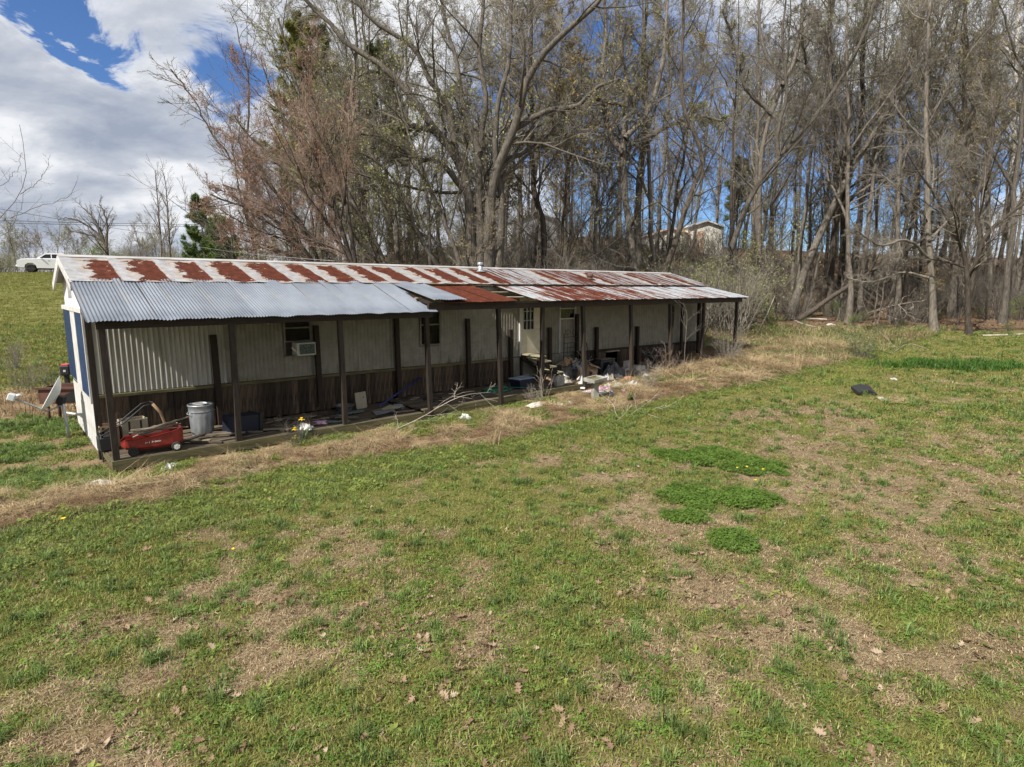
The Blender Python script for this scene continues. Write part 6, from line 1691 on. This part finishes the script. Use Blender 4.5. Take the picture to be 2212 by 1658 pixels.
MB().box((-.0, -.176, 1.27), (.06, .004, .06)).build('badge', M_white, en)
o = hthing('leaning_rod', 'thin dark iron rod leaning at the porch corner post', 'rod', -.12, .35, .2); MB().tube([(0, 0, 0), (-.03, .05, .55), (0, .06, .62)], .012, 6).build('rod', M_iron, o)
# ------------------------------------------------------------------ sticks, branches, logs
def branch(label, px_pts, zs, r0, r1, m=M_stick, spec=None, seed=1, name='fallen_branch', cat='branch'):
    rng = np.random.RandomState(seed); P = []
    for (px, py), z in zip(px_pts, zs):
        if z is None: q = gp(px, py); P.append((q[0], q[1], q[2] + .03))
        else:
            q0 = gp(*z[1]); dd = q0[1]; q = at(px, py, dd); P.append(tuple(q))
    base = np.array(gp(*px_pts[0])); P = resample(np.array(P), 12) - base
    R = np.linspace(r0, r1, 12); s = Soup(); v, f = tubes(P[None], R[None], 7); s.quads(v, f)
    o = empty(name, tuple(base)); tag(o, label, cat)
    obj('stem', s.mesh('branch'), m, o, True)
    if spec:
        PP, RR = P[None], R[None]; s = Soup()
        for sp in spec:
            PP, RR = grow(rng, PP, RR, **sp); v, f = tubes(PP, RR, 5); s.quads(v, f)
        obj('twigs', s.mesh('branch_twigs'), m, o, True)
    return o
BSP = [S(9, .36, 50, 6, .2, 1, .03, .14, .42, minr=.005), S(4, .45, 45, 4, .2, 1, .02, .14, .5, minr=.0035)]
branch('long bleached fallen branch with bare twigs propped at the deck edge', [(812, 950), (905, 905), (965, 870), (1010, 853), (1060, 848)], [None, (0, (905, 925)), (0, (965, 912)), (0, (1010, 905)), (0, (1060, 897))], .012, .004, M_stick, [S(12, .36, 48, 6, .15, 1, -.03, .12, .42, minr=.004), S(5, .45, 42, 4, .2, 1, -.02, .12, .5, minr=.003)], 8)
branch('pale fallen branch in the dead grass right of the birdbath', [(1300, 928), (1350, 905), (1385, 893), (1440, 885)], [None, None, None, None], .012, .005, M_stick, BSP, 4)
branch('straight white stick pointing right at the lawn edge', [(1385, 893), (1428, 908)], [None, None], .014, .009, M_stick, None, 5)
branch('thin white-stemmed sapling before the right end of the wall', [(1478, 806), (1479, 760), (1482, 720), (1484, 680), (1476, 655)], [None] + [(0, (1478, 806))] * 4, .010, .004, M_twig, [S(7, .40, 45, 5, .35, 1, .05, .10, .5, minr=.004), S(3, .4, 40, 4, .2, 1, .03, .1, .6, minr=.0035)], 6, 'sapling', 'sapling')
branch('bare white stick leaning in the weeds beyond the last porch post', [(1633, 725), (1652, 690), (1674, 640)], [None, (0, (1633, 725)), (0, (1633, 725))], .03, .016, M_stick, None, 7)
branch('long bleached log lying at the foot of the leaning brown trunk', [(1700, 692), (1740, 690), (1785, 692)], [None] * 3, .09, .06, M_stick, None, 8, 'log', 'log')
branch('crooked bleached log below the long bleached log', [(1705, 690), (1735, 702), (1760, 708), (1800, 712)], [None] * 4, .07, .04, M_stick, None, 9, 'log', 'log')
branch('dark rotten log across the floor of the woods', [(1640, 672), (1700, 678), (1790, 672)], [None] * 3, .13, .10, M_barkd, None, 10, 'log', 'log')
branch('pale log lying at the right edge of the woods', [(2120, 728), (2170, 726), (2212, 724)], [None] * 3, .07, .05, M_stick, None, 11, 'log', 'log')
branch('bleached dead branch on the grass before the pale slender trunk', [(1930, 763), (1965, 745), (2010, 760)], [None] * 3, .03, .02, M_stick, BSP[:1], 12)
branch('tangle of pale dead branches low left of the pale slender trunk', [(1850, 690), (1900, 668), (1960, 655), (2000, 650)], [None, (0, (1900, 700)), (0, (1960, 705)), (0, (2000, 710))], .05, .02, M_stick, [S(9, .5, 50, 6, .1, 1, .05, .18, .6, minr=.012), S(5, .5, 45, 4, .2, 1, .03, .18, .6, minr=.010)], 13)
branch('short dark log in the bank at the end of the straw strip', [(1852, 775), (1890, 773)], [None] * 2, .10, .08, M_barkd, None, 14, 'log', 'log')
for i, (px, py, h, lab) in enumerate([(1722, 800, 1.0, 'tall tan grass plume standing in the straw strip'), (1068, 965, .5, 'dry grass sheaf drooping at the lawn edge below the steps')]):
    p = gp(px, py); rng = np.random.RandomState(i + 70); v, q, t = blades(rng, 40, .12, h * .6, h * 1.1, .006, .45, .3)
    o = empty('grass_plume', p); tag(o, lab, 'grass'); obj('blade', fast_mesh('plume', v, [q, t]), M_straw, o)['kind'] = 'stuff'
p = gp(1362, 868); rng = np.random.RandomState(75); v, q, t = blades(rng, 34, .06, .22, .40, .012, .9, .2)
o = empty('yucca_plant', p); tag(o, 'spiky dark green yucca in the dead grass below the cloth heap', 'plant'); obj('blade', fast_mesh('yucca', v, [q, t]), M_lush, o)['kind'] = 'stuff'
# straw mounds: dead brush tangles by the strip
for i, (px, py, s_, lab) in enumerate([(640, 962, .28, 'brown twig tangle at the deck edge below the white bag'), (1150, 868, .30, 'dead weed clump at the deck edge before the steps'), (1400, 845, .3, 'thin dead weeds right of the cloth heap')]):
    p = gp(px, py); place_bush(BUSH_BARE[i % 3], p[0], p[1], s_, i * 1.1, lab, None, M_twig if i == 0 else M_stick, name='dead_weeds', cat='weeds')

# ------------------------------------------------------------------ truck on the hill
tx, ty = -48.7, 64.6
tk = empty('pickup_truck', (tx, ty, g1(tx, ty) + .02), math.atan2(-.54, -.84)); tag(tk, 'white pickup truck parked on the hilltop behind the left end of the roof', 'truck')
# x forward, y left
side = [(2.95, .55), (2.97, 1.05), (2.90, 1.24), (2.55, 1.33), (1.35, 1.38), (1.30, 1.42), (-.95, 1.42), (-2.9, 1.42), (-2.95, .60), (-2.4, .50), (-2.35, .78), (-2.1, .95), (-1.75, .95), (-1.5, .78), (-1.45, .45), (1.35, .45), (1.42, .78), (1.66, .97), (2.06, .97), (2.30, .78), (2.36, .50)]
MB().prism(side, -.98, .98, 'Y').build('body', M_truck, tk)
MB().prism([(1.4, 1.34), (2.5, 1.28), (2.78, 1.32), (2.45, 1.40), (1.4, 1.45)], -.80, .80, 'Y').build('hood', M_truck, tk)
cabp = [(1.36, 1.42), (.58, 1.95), (.3, 2.0), (-.95, 2.0), (-1.12, 1.95), (-1.18, 1.42)]
b = MB()
for k, (p_, z_) in enumerate(cabp): b.v += [(p_, -.92 + .26 * max(0, (z_ - 1.42)), z_), (p_, .92 - .26 * max(0, (z_ - 1.42)), z_)]
for k in range(5): b.f.append((2 * k, 2 * k + 1, 2 * k + 3, 2 * k + 2))
b.f.append((0, 2, 4, 6, 8, 10)); b.f.append((11, 9, 7, 5, 3, 1)); b.build('cab', M_truck, tk)
def cabpt(x, z, s): return (x, s * (.925 - .26 * max(0, (z - 1.42))), z)
for s_ in (-1, 1):
    MB().add([cabpt(1.08, 1.48, s_), cabpt(.54, 1.88, s_), cabpt(.10, 1.90, s_), cabpt(.10, 1.48, s_)], [(0, 1, 2, 3)]).build('side_window', M_tint, tk, fixn=False)
    MB().add([cabpt(.02, 1.48, s_), cabpt(.02, 1.90, s_), cabpt(-.86, 1.90, s_), cabpt(-1.0, 1.48, s_)], [(0, 1, 2, 3)]).build('side_window', M_tint, tk, fixn=False)
    MB().box((.98, s_ * 1.05, 1.54), (.10, .20, .16), bev=.03).build('mirror', M_truck, tk)
    MB().box((2.88, s_ * .80, 1.14), (.16, .32, .14), (0, 0, s_ * .15), .02).build('headlight', M_tint, tk)
    MB().box((.30, s_ * .985, 1.24), (.18, .03, .04)).build('door_handle', M_chrome, tk)
    for x_ in (1.86, -1.93): wheel(tk, (x_, s_ * .86, .42), .43, .27, M_black)
MB().add([(1.32, -.86, 1.45), (1.32, .86, 1.45), (.64, .76, 1.91), (.64, -.76, 1.91)], [(0, 1, 2, 3)]).build('windscreen', M_tint, tk, fixn=False).location = (.012, 0, .012)
MB().box((2.95, 0, 1.06), (.08, 1.30, .34), bev=.02).build('grille', M_black, tk)
MB().box((2.98, 0, .66), (.16, 1.90, .20), bev=.05).build('bumper', M_truck, tk)
MB().box((3.05, 0, .67), (.04, .9, .07)).build('air_intake', M_black, tk)
MB().box((.0, 0, .42), (4.6, 1.5, .14)).build('chassis', M_black, tk)
# ------------------------------------------------------------------ sheds in the woods
def shed(name, label, px, depth, w, d_, h, rise, wallm, roofm, trim, rz, door=None):
    g = gat(px, depth); o = empty(name, (g[0], g[1], g[2]), rz); tag(o, label, 'shed')
    b = MB(); b.prism([(-w / 2, -1.0), (w / 2, -1.0), (w / 2, h), (0, h + rise), (-w / 2, h)], 0, .08, 'Y'); b.build('front_wall', wallm, o)
    MB().box((-w / 2 + .04, d_ / 2 + .08, h / 2 - .5), (.08, d_, h + 1.0)).build('side_wall', wallm, o); MB().box((w / 2 - .04, d_ / 2 + .08, h / 2 - .5), (.08, d_, h + 1.0)).build('side_wall', wallm, o)
    MB().prism([(-w / 2, -1.0), (w / 2, -1.0), (w / 2, h), (0, h + rise), (-w / 2, h)], d_ + .09, d_ + .17, 'Y').build('back_wall', wallm, o)
    for s_ in (-1, 1):
        MB().add([(0, -.2, h + rise + .03), (s_ * (w / 2 + .15), -.2, h - rise * .3 / w - .02), (s_ * (w / 2 + .15), d_ + .3, h - rise * .3 / w - .02), (0, d_ + .3, h + rise + .03)], [(0, 1, 2, 3)]).build('roof', roofm, o, fixn=False)
        MB().bar((0, -.2, h + rise), (s_ * (w / 2 + .15), -.2, h - .05), .05, .12).build('barge_board', trim, o)
        MB().box((s_ * (w / 2 - .02), -.02, h / 2 - .5), (.10, .10, h + 1.0)).build('corner_trim', trim, o)
    if door: MB().box((door, -.02, h * .42), (.8, .05, h * .8)).build('door', M_shedr if wallm is M_shedc else M_tubblue, o)
    return o
shed('metal_shed', 'pale grey gabled shed seen through the trunks above the roof middle', 1157, 52, 3.9, 4.5, 2.5, .75, M_shedw, M_shedw, M_white, .25)
shed('metal_shed', 'cream and white shed seen through the trunks on the right', 1520, 55, 3.2, 5, 2.3, .5, M_shedc, M_white, M_white, .1, -.6)
shed('metal_shed', 'low rust-roofed shed joined left of the cream shed', 1445, 54, 3.4, 4, 1.35, .55, M_shedc, M_shedr, M_shedr, .1)
# ------------------------------------------------------------------ wires
def wire(label, a, b, sag, r, m):
    a = np.array(a); b = np.array(b); o = empty('overhead_wire', tuple(a)); tag(o, label, 'wire')
    pts = [tuple((b - a) * t - np.array([0, 0, 1]) * sag * 4 * t * (1 - t)) for t in np.linspace(0, 1, 24)]
    MB().tube(pts, r, 5).build('cable', m, o, True)
wire('upper of two parallel power lines crossing the sky at left', at(-120, 473, 55), at(620, 486, 62), .15, .022, M_wire)
wire('lower of two parallel power lines crossing the sky at left', at(-120, 478, 55), at(620, 490, 62), .15, .022, M_wire)
wire('power line slanting down from the left edge of the picture', at(-120, 430, 48), at(330, 506, 75), .1, .018, M_wire)
X_, Y_ = hw(6.0, 3.8)
wire('pale service cable running down to the roof ridge', at(355, 515, 58), (X_, Y_, 4.02), .25, .007, M_wirep)
